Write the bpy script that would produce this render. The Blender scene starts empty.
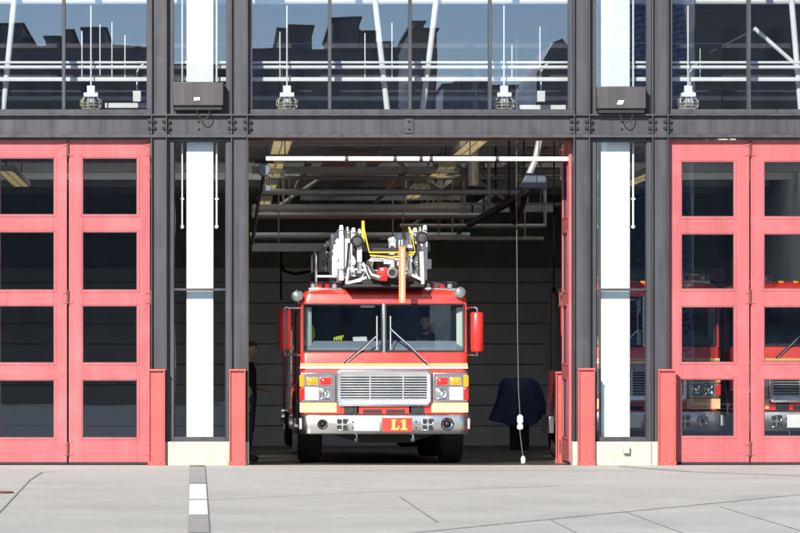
import bpy, bmesh, math, random
from mathutils import Vector, Matrix
random.seed(7)
S = bpy.context.scene
COL = S.collection
R = math.radians

# ---------------------------------------------------------------- camera numbers
D, F, VX, VY, ZC = 55.0, 3960.0, 215.0, 365.0, 1.39
CX = (VX - 400) / 72.0
def X(px, Y=0.0): return CX + (px - VX) * (D + Y) / F
def Z(py, Y=0.0): return ZC + (VY - py) * (D + Y) / F
SL_OUT, SL_IN = 0.0146, -0.0116          # apron falls to the street, bay floor falls to the back
def floor_z(Y): return SL_IN * Y if Y > 0 else SL_OUT * Y
def gpt(px, py):
    q = (py - VY) / F
    Y = (ZC - D * q) / (q + SL_OUT)
    return X(px, Y), Y

# ---------------------------------------------------------------- materials
def _mat(name):
    m = bpy.data.materials.new(name); m.use_nodes = True
    nt = m.node_tree; b = nt.nodes['Principled BSDF']
    return m, nt, b

def mat(name, col, rough=0.5, metal=0.0, var=0.12, scale=3.0, coat=0.0, bump=0.0, bscale=60.0,
        streak=False, rvar=0.1, stain=None, emit=None, stain_amt=0.5, stain_scale=1.2, spec=0.5, grain=0.0):
    m, nt, b = _mat(name)
    N, L = nt.nodes, nt.links
    tc = N.new('ShaderNodeTexCoord'); mp = N.new('ShaderNodeMapping')
    L.new(tc.outputs['Object'], mp.inputs['Vector'])
    if streak: mp.inputs['Scale'].default_value = (6.0, 6.0, 0.35)
    n = N.new('ShaderNodeTexNoise'); n.inputs['Scale'].default_value = scale
    n.inputs['Detail'].default_value = 6; n.inputs['Roughness'].default_value = 0.6
    L.new(mp.outputs[0], n.inputs['Vector'])
    mr = N.new('ShaderNodeMapRange')
    mr.inputs['From Min'].default_value = 0.3; mr.inputs['From Max'].default_value = 0.7
    mr.inputs['To Min'].default_value = 1 - var; mr.inputs['To Max'].default_value = 1 + var
    L.new(n.outputs['Fac'], mr.inputs['Value'])
    mx = N.new('ShaderNodeVectorMath'); mx.operation = 'MULTIPLY'
    mx.inputs[0].default_value = col[:3]
    L.new(mr.outputs[0], mx.inputs[1])
    out = mx.outputs[0]
    if stain:
        n2 = N.new('ShaderNodeTexNoise'); n2.inputs['Scale'].default_value = stain_scale
        n2.inputs['Detail'].default_value = 8; n2.inputs['Roughness'].default_value = 0.65
        L.new(tc.outputs['Object'], n2.inputs['Vector'])
        r2 = N.new('ShaderNodeMapRange')
        r2.inputs['From Min'].default_value = 0.5; r2.inputs['From Max'].default_value = 0.72
        r2.inputs['To Max'].default_value = stain_amt
        L.new(n2.outputs['Fac'], r2.inputs['Value'])
        mix = N.new('ShaderNodeMix'); mix.data_type = 'RGBA'
        L.new(r2.outputs[0], mix.inputs['Factor'])
        L.new(out, mix.inputs['A']); mix.inputs['B'].default_value = (*stain[:3], 1)
        out = mix.outputs['Result']
    if grain:
        n3 = N.new('ShaderNodeTexNoise'); n3.inputs['Scale'].default_value = 9; n3.inputs['Detail'].default_value = 10; n3.inputs['Roughness'].default_value = .8
        L.new(tc.outputs['Object'], n3.inputs['Vector'])
        m3 = N.new('ShaderNodeMapRange'); m3.inputs['From Min'].default_value = .3; m3.inputs['From Max'].default_value = .7
        m3.inputs['To Min'].default_value = 1-grain; m3.inputs['To Max'].default_value = 1+grain
        L.new(n3.outputs['Fac'], m3.inputs['Value'])
        v3 = N.new('ShaderNodeVectorMath'); v3.operation = 'MULTIPLY'; L.new(out, v3.inputs[0]); L.new(m3.outputs[0], v3.inputs[1]); out = v3.outputs[0]
    L.new(out, b.inputs['Base Color'])
    rr = N.new('ShaderNodeMapRange')
    rr.inputs['From Min'].default_value = 0.3; rr.inputs['From Max'].default_value = 0.7
    rr.inputs['To Min'].default_value = max(0.02, rough - rvar * rough); rr.inputs['To Max'].default_value = min(1, rough + rvar)
    L.new(n.outputs['Fac'], rr.inputs['Value']); L.new(rr.outputs[0], b.inputs['Roughness'])
    b.inputs['Metallic'].default_value = metal
    b.inputs['Specular IOR Level'].default_value = spec
    if coat:
        b.inputs['Coat Weight'].default_value = coat; b.inputs['Coat Roughness'].default_value = 0.06
    if bump:
        nb = N.new('ShaderNodeTexNoise'); nb.inputs['Scale'].default_value = bscale; nb.inputs['Detail'].default_value = 4
        L.new(tc.outputs['Object'], nb.inputs['Vector'])
        bp = N.new('ShaderNodeBump'); bp.inputs['Strength'].default_value = bump; bp.inputs['Distance'].default_value = 0.02
        L.new(nb.outputs['Fac'], bp.inputs['Height']); L.new(bp.outputs[0], b.inputs['Normal'])
    if emit:
        b.inputs['Emission Color'].default_value = (*emit[:3], 1); b.inputs['Emission Strength'].default_value = emit[3]
    return m

def glass(name, tint, refl, gcol=(1, 1, 1), rough=0.0, wav=0.0):
    m = bpy.data.materials.new(name); m.use_nodes = True
    nt = m.node_tree; N, L = nt.nodes, nt.links; N.clear()
    o = N.new('ShaderNodeOutputMaterial'); mx = N.new('ShaderNodeMixShader')
    t = N.new('ShaderNodeBsdfTransparent'); t.inputs[0].default_value = (*tint, 1)
    g = N.new('ShaderNodeBsdfGlossy'); g.inputs['Color'].default_value = (*gcol, 1); g.inputs['Roughness'].default_value = rough
    fr = N.new('ShaderNodeFresnel'); fr.inputs[0].default_value = 1.5
    ad = N.new('ShaderNodeMath'); ad.operation = 'ADD'; ad.use_clamp = True; ad.inputs[1].default_value = refl
    L.new(fr.outputs[0], ad.inputs[0]); L.new(ad.outputs[0], mx.inputs[0])
    L.new(t.outputs[0], mx.inputs[1]); L.new(g.outputs[0], mx.inputs[2]); L.new(mx.outputs[0], o.inputs[0])
    if wav:
        tc = N.new('ShaderNodeTexCoord'); n = N.new('ShaderNodeTexNoise'); n.inputs['Scale'].default_value = 0.9
        n.inputs['Detail'].default_value = 1
        bp = N.new('ShaderNodeBump'); bp.inputs['Strength'].default_value = wav; bp.inputs['Distance'].default_value = 0.02
        L.new(tc.outputs['Object'], n.inputs['Vector']); L.new(n.outputs['Fac'], bp.inputs['Height'])
        L.new(bp.outputs[0], g.inputs['Normal'])
    return m

M = {}
M['steel'] = mat('dark painted steel', (0.048, 0.0475, 0.056), 0.42, 0.2, 0.22, 1.6, streak=True, rvar=0.15,
                 stain=(0.08, 0.078, 0.086), stain_amt=0.5, stain_scale=2.2)
M['boxsteel'] = mat('grey box steel', (0.066, 0.06, 0.064), 0.38, 0.3, 0.12, 2.0, streak=True)
M['doorred'] = mat('faded red door paint', (0.385, 0.088, 0.096), 0.42, 0, 0.14, 1.2, stain=(0.47, 0.14, 0.15), stain_amt=0.75,
                   stain_scale=1.6, streak=True, bump=0.03, bscale=14)
M['postred'] = mat('faded red post paint', (0.42, 0.078, 0.070), 0.5, 0, 0.16, 2.5, stain=(0.27, 0.06, 0.05), stain_amt=0.7, stain_scale=5, bump=0.05)
M['rust'] = mat('rusty hinge', (0.16, 0.05, 0.035), 0.7, 0.2, 0.3, 20)
M['gasket'] = mat('black rubber seal', (0.015, 0.015, 0.016), 0.7)
M['apron'] = mat('apron concrete', (0.43, 0.402, 0.357), 0.85, 0, 0.08, 0.5, stain=(0.335, 0.313, 0.28), stain_amt=0.75, stain_scale=0.28, bump=0.25, bscale=40, grain=.16)
M['apron2'] = mat('paler concrete', (0.43, 0.406, 0.363), 0.85, 0, 0.10, 0.7, stain=(0.34, 0.32, 0.29), stain_amt=0.6, stain_scale=0.4, bump=0.25, bscale=40, grain=.16)
M['joint'] = mat('joint filler', (0.30, 0.28, 0.25), 0.9, 0, 0.3, 3)
M['jointrust'] = mat('rusty joint', (0.24, 0.16, 0.14), 0.9, 0, 0.3, 3)
M['asphalt'] = mat('street asphalt', (0.055, 0.055, 0.056), 0.9, 0, 0.2, 0.4)
M['slabgrey'] = mat('grey strip slab', (0.32, 0.29, 0.275), 0.8, 0, 0.15, 5, bump=0.1)
M['slabwhite'] = mat('white strip slab', (0.78, 0.77, 0.74), 0.7, 0, 0.06, 5, bump=0.08)
M['plinth'] = mat('pale plinth concrete', (0.42, 0.395, 0.35), 0.85, 0, 0.08, 6, stain=(0.28, 0.225, 0.17), stain_amt=0.55, stain_scale=5, bump=0.2, bscale=50)
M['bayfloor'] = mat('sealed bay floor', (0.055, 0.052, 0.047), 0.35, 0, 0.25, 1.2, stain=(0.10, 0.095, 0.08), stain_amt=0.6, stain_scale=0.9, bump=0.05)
M['white'] = mat('white column paint', (0.82, 0.83, 0.80), 0.5, 0, 0.03, 4)
M['pipewhite'] = mat('white pipe paint', (0.78, 0.78, 0.74), 0.4, 0, 0.05, 4)
M['pipegrey'] = mat('pale grey pipe', (0.45, 0.46, 0.44), 0.4, 0.2, 0.1, 2)
M['joist'] = mat('grey joist paint', (0.5, 0.485, 0.44), 0.6, 0, 0.15, 2)
M['clad'] = mat('grey wall cladding', (0.70, 0.72, 0.76), 0.55, 0, 0.08, 1.5)
M['darkwall'] = mat('dark interior wall', (0.32, 0.305, 0.28), 0.8, 0, 0.15, 1)
M['wallgrey'] = mat('grey interior wall', (0.48, 0.48, 0.48), 0.8, 0, 0.12, 1)
M['roof'] = mat('roof deck', (0.42, 0.42, 0.41), 0.8, 0, 0.1, 1)
M['lampbeige'] = mat('beige lamp louvre', (0.74, 0.67, 0.48), 0.3, 0.2, 0.25, 12)
M['alu'] = mat('bright aluminium', (0.80, 0.80, 0.79), 0.26, 0.95, 0.04, 4, rvar=0.04)
M['satin'] = mat('satin chrome', (0.42, 0.44, 0.48), 0.22, 0.9, 0.04, 4, rvar=0.04)
M['alupaint'] = mat('silver white paint', (0.74, 0.74, 0.72), 0.35, 0.15, 0.08, 8)
M['chrome'] = mat('chrome', (0.86, 0.87, 0.88), 0.07, 1.0, 0.03, 8, rvar=0.05)
M['stainless'] = mat('brushed stainless', (0.60, 0.59, 0.57), 0.25, 1.0, 0.04, 3, rvar=0.05)
M['truckred'] = mat('fire engine red', (0.62, 0.038, 0.024), 0.28, 0, 0.07, 3, coat=0.8, stain=(0.50, 0.05, 0.035), stain_amt=.35, stain_scale=3)
M['mirrorred'] = mat('mirror red', (0.55, 0.02, 0.016), 0.3, 0, 0.05, 3, coat=0.6)
M['gold'] = mat('gold stripe', (0.82, 0.42, 0.16), 0.4, 0.1, 0.06, 6)
M['yellowband'] = mat('reflective yellow band', (0.86, 0.47, 0.24), 0.4, 0, 0.06, 8)
M['yellow'] = mat('yellow paint', (0.70, 0.48, 0.05), 0.4, 0, 0.12, 8)
M['hivis'] = mat('hi vis yellow', (0.45, 0.55, 0.03), 0.7, 0, 0.1, 10)
M['orange'] = mat('orange reflective board', (0.85, 0.20, 0.06), 0.45, 0, 0.08, 8)
M['palestripe'] = mat('pale reflective stripe', (0.85, 0.50, 0.38), 0.4, 0, 0.05, 8)
M['black'] = mat('black plastic', (0.008, 0.008, 0.009), 0.6, 0, 0.2, 5)
M['blackcloth'] = mat('black wool cloth', (0.006, 0.006, 0.007), 0.95, 0, 0.2, 10, spec=0.08)
M['chassis'] = mat('dark chassis paint', (0.018, 0.018, 0.02), 0.55, 0.2, 0.3, 4)
M['rubber'] = mat('tyre rubber', (0.020, 0.019, 0.019), 0.8, 0, 0.2, 8, bump=0.15)
M['dash'] = mat('blue grey dashboard', (0.17, 0.20, 0.24), 0.6, 0, 0.1, 6)
M['seat'] = mat('dark seat cloth', (0.03, 0.03, 0.035), 0.9, 0, 0.2, 10)
M['trim'] = mat('pale cab trim', (0.55, 0.62, 0.55), 0.6, 0, 0.05, 4)
M['cablin'] = mat('dark cab lining', (0.05, 0.05, 0.055), 0.8)
M['amber'] = mat('amber lens', (0.85, 0.30, 0.01), 0.15, 0, 0.1, 30, coat=0.6)
M['redlens'] = mat('red lens', (0.65, 0.02, 0.02), 0.12, 0, 0.15, 30, coat=0.6)
M['tubelit'] = mat('lit strip tube', (0.9, 0.85, 0.7), 0.4, 0, 0.02, 4, emit=(1, .95, .80, 1.7))
M['clearlens'] = mat('clear lens', (0.80, 0.82, 0.82), 0.1, 0.5, 0.1, 30, coat=0.5)
M['headlit'] = mat('lit headlamp', (0.9, 0.9, 0.88), 0.1, 0.2, 0.02, 8, emit=(1, 0.97, 0.9, 4.0))
M['plate'] = mat('white plate', (0.80, 0.80, 0.78), 0.45, 0, 0.03, 8)
M['platered'] = mat('red plate', (0.62, 0.035, 0.02), 0.45, 0, 0.05, 8)
M['letter'] = mat('gold yellow lettering', (0.90, 0.66, 0.10), 0.45, 0, 0.03, 8)
M['tarp'] = mat('blue tarpaulin', (0.007, 0.018, 0.08), 0.6, 0, 0.3, 5, bump=.5, bscale=6)
M['redcloth'] = mat('dark red bag', (0.30, 0.02, 0.02), 0.6, 0, 0.2, 6)
M['skin'] = mat('skin', (0.45, 0.26, 0.18), 0.5, 0, 0.06, 20)
M['hair'] = mat('dark brown hair', (0.03, 0.02, 0.015), 0.6, 0, 0.2, 30)
M['navy'] = mat('navy cotton', (0.012, 0.014, 0.025), 0.85, 0, 0.15, 20)
M['jeans'] = mat('blue denim', (0.04, 0.06, 0.12), 0.85, 0, 0.2, 30)
M['shoe'] = mat('black shoe', (0.015, 0.015, 0.015), 0.4)
M['motor'] = mat('blue grey motor', (0.10, 0.12, 0.16), 0.4, 0.1, 0.08, 6)
M['cable'] = mat('grey cable', (0.11, 0.105, 0.095), 0.5, 0, 0.1, 20)
M['g_upper'] = glass('clerestory glass', (0.965, 0.975, 0.975), 0.115, (0.58, 0.71, 1.0), wav=0.018)
M['g_pil'] = glass('pilaster glass', (0.975, 0.98, 0.97), 0.015, (0.6, 0.75, 1.0), wav=0.02)
M['g_door'] = glass('door glass', (0.94, 0.95, 0.955), 0.05, (0.6, 0.75, 1.0), wav=0.02)
M['g_wind'] = glass('windshield glass', (0.90, 0.93, 0.92), 0.04, (0.6, 0.75, 1.0))
M['lensgrey'] = mat('grey lamp lens', (0.34, 0.35, 0.36), 0.12, 0.7, 0.3, 40, coat=0.5)
M['lensdark'] = mat('dark lamp lens', (0.09, 0.09, 0.10), 0.12, 0.3, 0.4, 40, coat=0.5)
def diffuser():  # translucent sheet for the roof panels added to light the bay
    m = bpy.data.materials.new('milky rooflight'); m.use_nodes = True
    nt = m.node_tree; N, L = nt.nodes, nt.links; N.clear()
    o = N.new('ShaderNodeOutputMaterial'); t = N.new('ShaderNodeBsdfTranslucent'); t.inputs[0].default_value = (.92, .92, .90, 1)
    L.new(t.outputs[0], o.inputs[0]); return m
M['milky'] = diffuser()
M['g_lens'] = glass('lens glass', (0.85, 0.87, 0.87), 0.12)

def shingles():
    m, nt, b = _mat('blue metal shingles'); N, L = nt.nodes, nt.links
    tc = N.new('ShaderNodeTexCoord'); mp = N.new('ShaderNodeMapping'); mp.inputs['Rotation'].default_value = (R(90), 0, 0)
    mp.inputs['Rotation'].default_value = (R(90), 0, R(18))
    br = N.new('ShaderNodeTexBrick'); br.inputs['Scale'].default_value = 1.0
    br.inputs['Brick Width'].default_value = .5; br.inputs['Row Height'].default_value = 0.24
    br.inputs['Color1'].default_value = (0.16, 0.27, 0.42, 1); br.inputs['Color2'].default_value = (0.28, 0.42, 0.60, 1)
    br.inputs['Mortar'].default_value = (0.02, 0.03, 0.05, 1); br.inputs['Mortar Size'].default_value = 0.03
    L.new(tc.outputs['Object'], mp.inputs[0]); L.new(mp.outputs[0], br.inputs[0]); L.new(br.outputs[0], b.inputs['Base Color'])
    b.inputs['Metallic'].default_value = 0.3; b.inputs['Roughness'].default_value = 0.4
    return m
M['shingle'] = shingles()

def facade_mat(name, wall, win, bw, bh):
    m, nt, b = _mat(name); N, L = nt.nodes, nt.links
    tc = N.new('ShaderNodeTexCoord'); mp = N.new('ShaderNodeMapping'); mp.inputs['Rotation'].default_value = (R(90), 0, 0)
    br = N.new('ShaderNodeTexBrick'); br.offset = 0; br.inputs['Scale'].default_value = 1.0
    br.inputs['Brick Width'].default_value = bw; br.inputs['Row Height'].default_value = bh
    br.inputs['Color1'].default_value = (*win, 1); br.inputs['Color2'].default_value = (*[c * 1.5 for c in win], 1)
    br.inputs['Mortar'].default_value = (*wall, 1); br.inputs['Mortar Size'].default_value = bh * 0.22
    L.new(tc.outputs['Object'], mp.inputs[0]); L.new(mp.outputs[0], br.inputs[0]); L.new(br.outputs[0], b.inputs['Base Color'])
    b.inputs['Roughness'].default_value = 0.6
    return m
M['city_brown'] = facade_mat('brown office wall', (0.36, 0.31, 0.27), (0.12, 0.13, 0.14), 2.2, 3.2)
M['city_dark'] = facade_mat('dark office wall', (0.30, 0.285, 0.27), (0.12, 0.13, 0.14), 1.8, 3.0)
M['city_grey'] = facade_mat('grey office wall', (0.40, 0.42, 0.45), (0.2, 0.22, 0.25), 2.6, 3.3)

# ---------------------------------------------------------------- mesh helper
class MB:
    def __init__(s, T=None): s.bm = bmesh.new(); s.T = T or Matrix.Identity(4); s.mi = 0
    def _v(s, p): return s.bm.verts.new(s.T @ Vector(p))
    def _f(s, vs):
        try:
            f = s.bm.faces.new(vs); f.material_index = s.mi; return f
        except ValueError: return None
    def box(s, x0, x1, y0, y1, z0, z1):
        x0, x1 = min(x0, x1), max(x0, x1); y0, y1 = min(y0, y1), max(y0, y1); z0, z1 = min(z0, z1), max(z0, z1)
        v = [s._v(p) for p in ((x0,y0,z0),(x1,y0,z0),(x1,y1,z0),(x0,y1,z0),(x0,y0,z1),(x1,y0,z1),(x1,y1,z1),(x0,y1,z1))]
        for q in ((0,3,2,1),(4,5,6,7),(0,1,5,4),(1,2,6,5),(2,3,7,6),(3,0,4,7)): s._f([v[i] for i in q])
        return s
    def loft(s, loops, cap=True, closed=True):
        rows = [[s._v(p) for p in lp] for lp in loops]
        n = len(rows[0])
        for a, b in zip(rows[:-1], rows[1:]):
            for i in range(n if closed else n - 1):
                j = (i + 1) % n
                s._f([a[i], a[j], b[j], b[i]])
        if cap: s._f(list(reversed(rows[0]))); s._f(rows[-1])
        return s
    def tube(s, pts, r, seg=8, cap=True):
        pts = [Vector(p) for p in pts]; n = len(pts)
        rs = r if isinstance(r, (list, tuple)) else [r] * n
        loops = []; up = None
        for i, p in enumerate(pts):
            t = (pts[min(i + 1, n - 1)] - pts[max(i - 1, 0)]).normalized()
            if up is None:
                a = Vector((0, 0, 1)) if abs(t.z) < 0.9 else Vector((1, 0, 0))
                up = (a - t * a.dot(t)).normalized()
            else:
                up = up - t * up.dot(t)
                up = up.normalized() if up.length > 1e-6 else t.orthogonal().normalized()
            w = t.cross(up)
            loops.append([p + (up * math.cos(2 * math.pi * k / seg) + w * math.sin(2 * math.pi * k / seg)) * rs[i] for k in range(seg)])
        return s.loft(loops, cap)
    def cyl(s, p0, p1, r0, r1=None, seg=20): return s.tube([p0, p1], [r0, r0 if r1 is None else r1], seg)
    def lathe(s, prof, o, axis, seg=24, cap=True):
        ax = Vector(axis).normalized(); u = ax.orthogonal().normalized(); w = ax.cross(u); o = Vector(o)
        return s.loft([[o + ax * t + (u * math.cos(2*math.pi*k/seg) + w * math.sin(2*math.pi*k/seg)) * max(r, 1e-4) for k in range(seg)] for r, t in prof], cap)
    def torus(s, o, axis, RR, r, seg=28, rs=8):
        ax = Vector(axis).normalized(); u = ax.orthogonal().normalized(); w = ax.cross(u); o = Vector(o)
        rows = []
        for k in range(seg):
            a = 2*math.pi*k/seg; d = u*math.cos(a) + w*math.sin(a)
            rows.append([s._v(o + d*(RR + r*math.cos(2*math.pi*j/rs)) + ax*r*math.sin(2*math.pi*j/rs)) for j in range(rs)])
        for k in range(seg):
            a, b = rows[k], rows[(k+1) % seg]
            for j in range(rs): s._f([a[j], a[(j+1) % rs], b[(j+1) % rs], b[j]])
        return s
    def prism(s, poly, y0, y1):
        """poly of (x,z), extruded along y"""
        return s.loft([[(p[0], y0, p[1]) for p in poly], [(p[0], y1, p[1]) for p in poly]])
    def ball(s, o, rx, ry=None, rz=None, seg=16, rings=10):
        ry = ry or rx; rz = rz or rx; o = Vector(o)
        return s.loft([[(o.x + rx*math.sin(math.pi*i/rings)*math.cos(2*math.pi*k/seg) + (0),
                         o.y + ry*math.sin(math.pi*i/rings)*math.sin(2*math.pi*k/seg),
                         o.z - rz*math.cos(math.pi*i/rings)) for k in range(seg)]
                       for i in [0.02] + list(range(1, rings)) + [rings - 0.02]])
    def slab(s, corners, t):
        """four 3D corners + thickness along the normal"""
        c = [Vector(p) for p in corners]; n = (c[1]-c[0]).cross(c[3]-c[0]).normalized() * t
        return s.loft([c, [p + n for p in c]])
    def build(s, name, m, parent=None, bevel=0.0, seg=2, origin=None, ang=35):
        bmesh.ops.recalc_face_normals(s.bm, faces=s.bm.faces)
        o = Vector((0, 0, 0))
        if origin is not None: o = Vector(origin)
        elif parent is not None:
            r = parent
            while r.parent: r = r.parent
            if not r.get('_local'): o = r.location.copy()
        if o.length: bmesh.ops.translate(s.bm, verts=s.bm.verts, vec=-o)
        me = bpy.data.meshes.new(name); s.bm.to_mesh(me); s.bm.free()
        for mm in (m if isinstance(m, (list, tuple)) else [m]): me.materials.append(mm)
        for p in me.polygons: p.use_smooth = True
        me.set_sharp_from_angle(angle=R(ang))
        ob = bpy.data.objects.new(name, me); COL.objects.link(ob)
        if parent is not None: ob.parent = parent
        elif origin is not None: ob.location = o
        if bevel:
            b = ob.modifiers.new('bevel', 'BEVEL'); b.width = bevel; b.segments = seg; b.limit_method = 'ANGLE'; b.angle_limit = R(40)
        return ob

def tag(o, label=None, cat=None, group=None, kind=None):
    if label: o['label'] = label
    if cat: o['category'] = cat
    if group: o['group'] = group
    if kind: o['kind'] = kind
    return o
def thing(name, loc, label, cat, group=None, local=False):
    o = bpy.data.objects.new(name, None); COL.objects.link(o); o.location = loc; o.empty_display_size = 0.2
    if local: o['_local'] = 1
    return tag(o, label, cat, group)
def struct(o): o['kind'] = 'structure'; return o
def box(x0, x1, y0, y1, z0, z1): return MB().box(x0, x1, y0, y1, z0, z1)
def dup_tree(o, parent=None):
    c = o.copy(); COL.objects.link(c)
    if parent is not None: c.parent = parent
    for ch in list(o.children): dup_tree(ch, c)
    return c

# ---------------------------------------------------------------- ground
g = MB()
yy = [-3000, -200, -60, -26.02, -26.0]
rows = []
xs = [-3000, -60, -12, 0, 12, 60, 3000]
prof = [(-3000, -.50), (-27, -.50), (-26.9, -.49), (.25, -.14), (.3, -.6), (3000, -.6)]
g.loft([[(x, y, z) for x in xs] for y, z in prof], cap=False, closed=False)
struct(g.build('ground', M['asphalt']))
# apron of concrete slabs with a real edge
a = MB(); ysl = [-26.8, -22, -18, -14, -10, -6, -3, -1, .02]
top = [[(x, y, SL_OUT*y) for x in (-40, -12, -6, 0, 6, 12, 40)] for y in ysl]
a.loft(top, cap=False, closed=False)
a.loft([[(x, -26.8, SL_OUT*-26.8) for x in (-40, 40)], [(x, -26.8, -.52) for x in (-40, 40)]], cap=False, closed=False)
struct(a.build('apron', M['apron']))
def sheet(pts2, lift):          # flat sheet following the apron slope
    m = MB(); m._f([m._v((x, y, SL_OUT*y + lift)) for x, y in pts2]); return m
# paler slabs beyond the diagonal joint
p = [gpt(425, 532), gpt(800, 495)]
dx, dy = p[1][0]-p[0][0], p[1][1]-p[0][1]
e0 = (p[0][0]-dx*.9, p[0][1]-dy*.9); e1 = (p[1][0]+dx*.6, p[1][1]+dy*.6)
struct(sheet([e0, (e0[0]+3, -26), (e1[0]+4, -26), e1], .004).build('pavement', M['apron2']))
def joint(pts, w, m, lift=.008, px=True):
    P = [Vector((*gpt(*q), 0)) if px else Vector((*q, 0)) for q in pts]
    mb = MB(); L_, R_ = [], []
    for i, q in enumerate(P):
        t = (P[min(i+1, len(P)-1)] - P[max(i-1, 0)]).normalized(); n = Vector((-t.y, t.x, 0))*w/2
        L_.append((q.x+n.x, q.y+n.y, SL_OUT*(q.y+n.y)+lift)); R_.append((q.x-n.x, q.y-n.y, SL_OUT*(q.y-n.y)+lift))
    mb.loft([L_, R_], cap=False, closed=False)
    return struct(mb.build('pavement_joint', m))
joint([(250, 549), (425, 532), (800, 495), (1000, 475)], .06, M['joint'])
joint([(205, 470.5), (330, 470.5), (560, 470.5), (640, 471)], .035, M['joint'])
joint([(618, 466.5), (650, 469), (690, 472), (740, 474), (800, 476), (900, 479)], .06, M['jointrust'], .012)
joint([(-30, 536), (0, 512), (30, 480), (42, 472.5), (60, 470.6), (188, 470.5)], .02, M['joint'])
joint([(400, 497), (437, 522)], .022, M['joint'])
joint([(550, 520), (590, 540)], .02, M['joint']); joint([(625, 512), (700, 540)], .02, M['joint']); joint([(720, 507), (830, 540)], .02, M['joint'])
joint([(210, 500), (380, 492), (560, 486)], .025, M['joint'])
# the strip of grey and white slabs
segs = [(466, 467.5, 'jointrust'), (468, 484, 'slabgrey'), (485.2, 500.3, 'slabwhite'), (501.2, 516, 'slabwhite'), (517, 534, 'slabgrey'), (535, 552, 'slabwhite'), (553, 573, 'slabgrey')]
def el_(py): return 190.0 - 1.6*(py-467)/66
def er_(py): return 204.6 + 4.4*(py-467)/66
for py0, py1, mm in segs:
    struct(sheet([gpt(el_(py1), py1), gpt(er_(py1), py1), gpt(er_(py0), py0), gpt(el_(py0), py0)], .016).build('pavement_strip', M[mm]))
struct(sheet([gpt(el_(573)-.6, 573), gpt(er_(573)+1.2, 573), gpt(er_(466)+.7, 466), gpt(el_(466)-.4, 466)], .012).build('pavement_strip', M['joint']))
cx, cy = gpt(1, 493)
cov = MB(T=Matrix.Translation((cx, cy, SL_OUT*cy)))
cov.lathe([(.15, .005), (.15, .016), (.13, .02), (.12, .016), (.0, .016)], (0, 0, 0), (0, 0, 1), 32)
tag(cov.build('utility_cover', M['rust'], origin=(cx, cy, SL_OUT*cy)), 'small round rusty utility cover set in the concrete at the far left', 'manhole cover')

# ---------------------------------------------------------------- the fire station
DEP = 30.0
st = thing('fire_station', (0, 0, 0), 'fire station front of dark steel frame, tall windows and faded red folding doors', 'building')
TOP = 7.6
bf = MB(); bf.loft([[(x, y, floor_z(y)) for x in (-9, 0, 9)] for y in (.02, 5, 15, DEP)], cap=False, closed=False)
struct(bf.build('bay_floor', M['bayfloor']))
XL, XR = X(-190), X(1010)
# shell
rw = MB(); rw.box(XL, XR, DEP+.1, DEP+.4, -.6, TOP)
rw.build('rear_wall', M['darkwall'], st)
cl = MB(); zb = floor_z(DEP); zt = Z(268, DEP); k = 0; hh = .44
z = zb - .02
while z < zt:
    cl.box(XL+.1, XR-.1, DEP+.02, DEP+.1, z+.022, min(z+hh, zt)); z += hh
cl.build('wall_cladding', M['clad'], st, bevel=.008)
for i, (xa, xb) in enumerate(((XL-.3, XL), (XR, XR+.3))):
    box(xa, xb, .3, DEP+.4, -.6, TOP).build('side_wall', M['wallgrey'], st)
rf = MB(); RY0, RY1 = 14.6, 21.0
rf.box(XL-.35, XR+.35, -.05, RY0, TOP, TOP+.5); rf.box(XL-.35, XR+.35, RY1, DEP+.45, TOP, TOP+.5)
rf.box(XL-.35, XL+.4, RY0, RY1, TOP, TOP+.5); rf.box(XR-.4, XR+.35, RY0, RY1, TOP, TOP+.5); ro_ = rf.build('roof', M['roof'], st)
nx_ = 6
for k in range(nx_):
    wx = (XR-XL-.8)/nx_; xa_ = XL+.4+k*wx
    box(xa_+.02, xa_+wx-.02, RY0+.01, RY1-.01, TOP+.35, TOP+.37).build('fill_panel', M['milky'], ro_)  # unseen translucent panel, added to brighten the dark bay below
    box(xa_-.02, xa_+.02, RY0+.002, RY1-.002, TOP+.002, TOP+.42).build('fill_panel_bar', M['white'], ro_)
ds = MB(); ds.box(XL, XR, 14, RY0, 5.75, 5.95); ds.box(XL, XR, RY1, DEP+.1, 5.75, 5.95); ds.box(XL, XR, 14.0, 14.12, 5.951, TOP-.002); ds.build('ceiling', M['roof'], st)  # ceiling left open under the added panels; upright sheet hides the void

cols = [(151, 167), (231, 248), (573.5, 590), (652, 668.5), (-198, -182), (1000, 1017)]
zpl = Z(441.5)
for c0, c1 in cols:
    m = MB()
    m.box(X(c0+1.2), X(c1-1.2), .035, .32, zpl+.002, TOP)
    m.box(X(c0), X(c0+1.2), -.03, .33, zpl+.002, TOP)
    m.box(X(c1-1.2), X(c1), -.03, .33, zpl+.002, TOP)
    cobj = m.build('steel_column', M['steel'], st, bevel=.004)
    m = MB(); m.box(X(c0-.9), X(c1+.9), -.02, .33, -.3, zpl); m.build('column_base', M['plinth'], st, bevel=.006)
# beam
bm_ = MB()
bm_.box(XL, XR, .07, .22, Z(133.9), Z(115))
bm_.box(XL, XR, -.02, .28, Z(137.6), Z(134.2))
bm_.box(XL, XR, -.02, .28, Z(115.8), Z(114.0))
beam = bm_.build('steel_beam', M['steel'], st, bevel=.003)
for a_, b_ in ((X(148), X(170)), (X(228), X(251)), (X(570.5), X(593)), (X(649), X(671.5)), (X(409)-.06, X(409)+.06)):
    box(a_, b_, .05, .069, Z(133), Z(117)).build('splice_plate', M['steel'], beam, bevel=.003)
for px in [151.6, 166.4, 231.6, 247.4, 574.1, 589.4, 652.6, 667.9]:
    for sx in (-2.6, 2.6):
        for py in (121, 127.8):
            yb = .049 if not any(c0 < px+sx < c1 for c0, c1 in cols) else .034
            m = MB(); m.cyl((X(px+sx), yb-.035, Z(py)), (X(px+sx), yb, Z(py)), .026, .028, 6); m.build('bolt', M['black'], beam)
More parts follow.
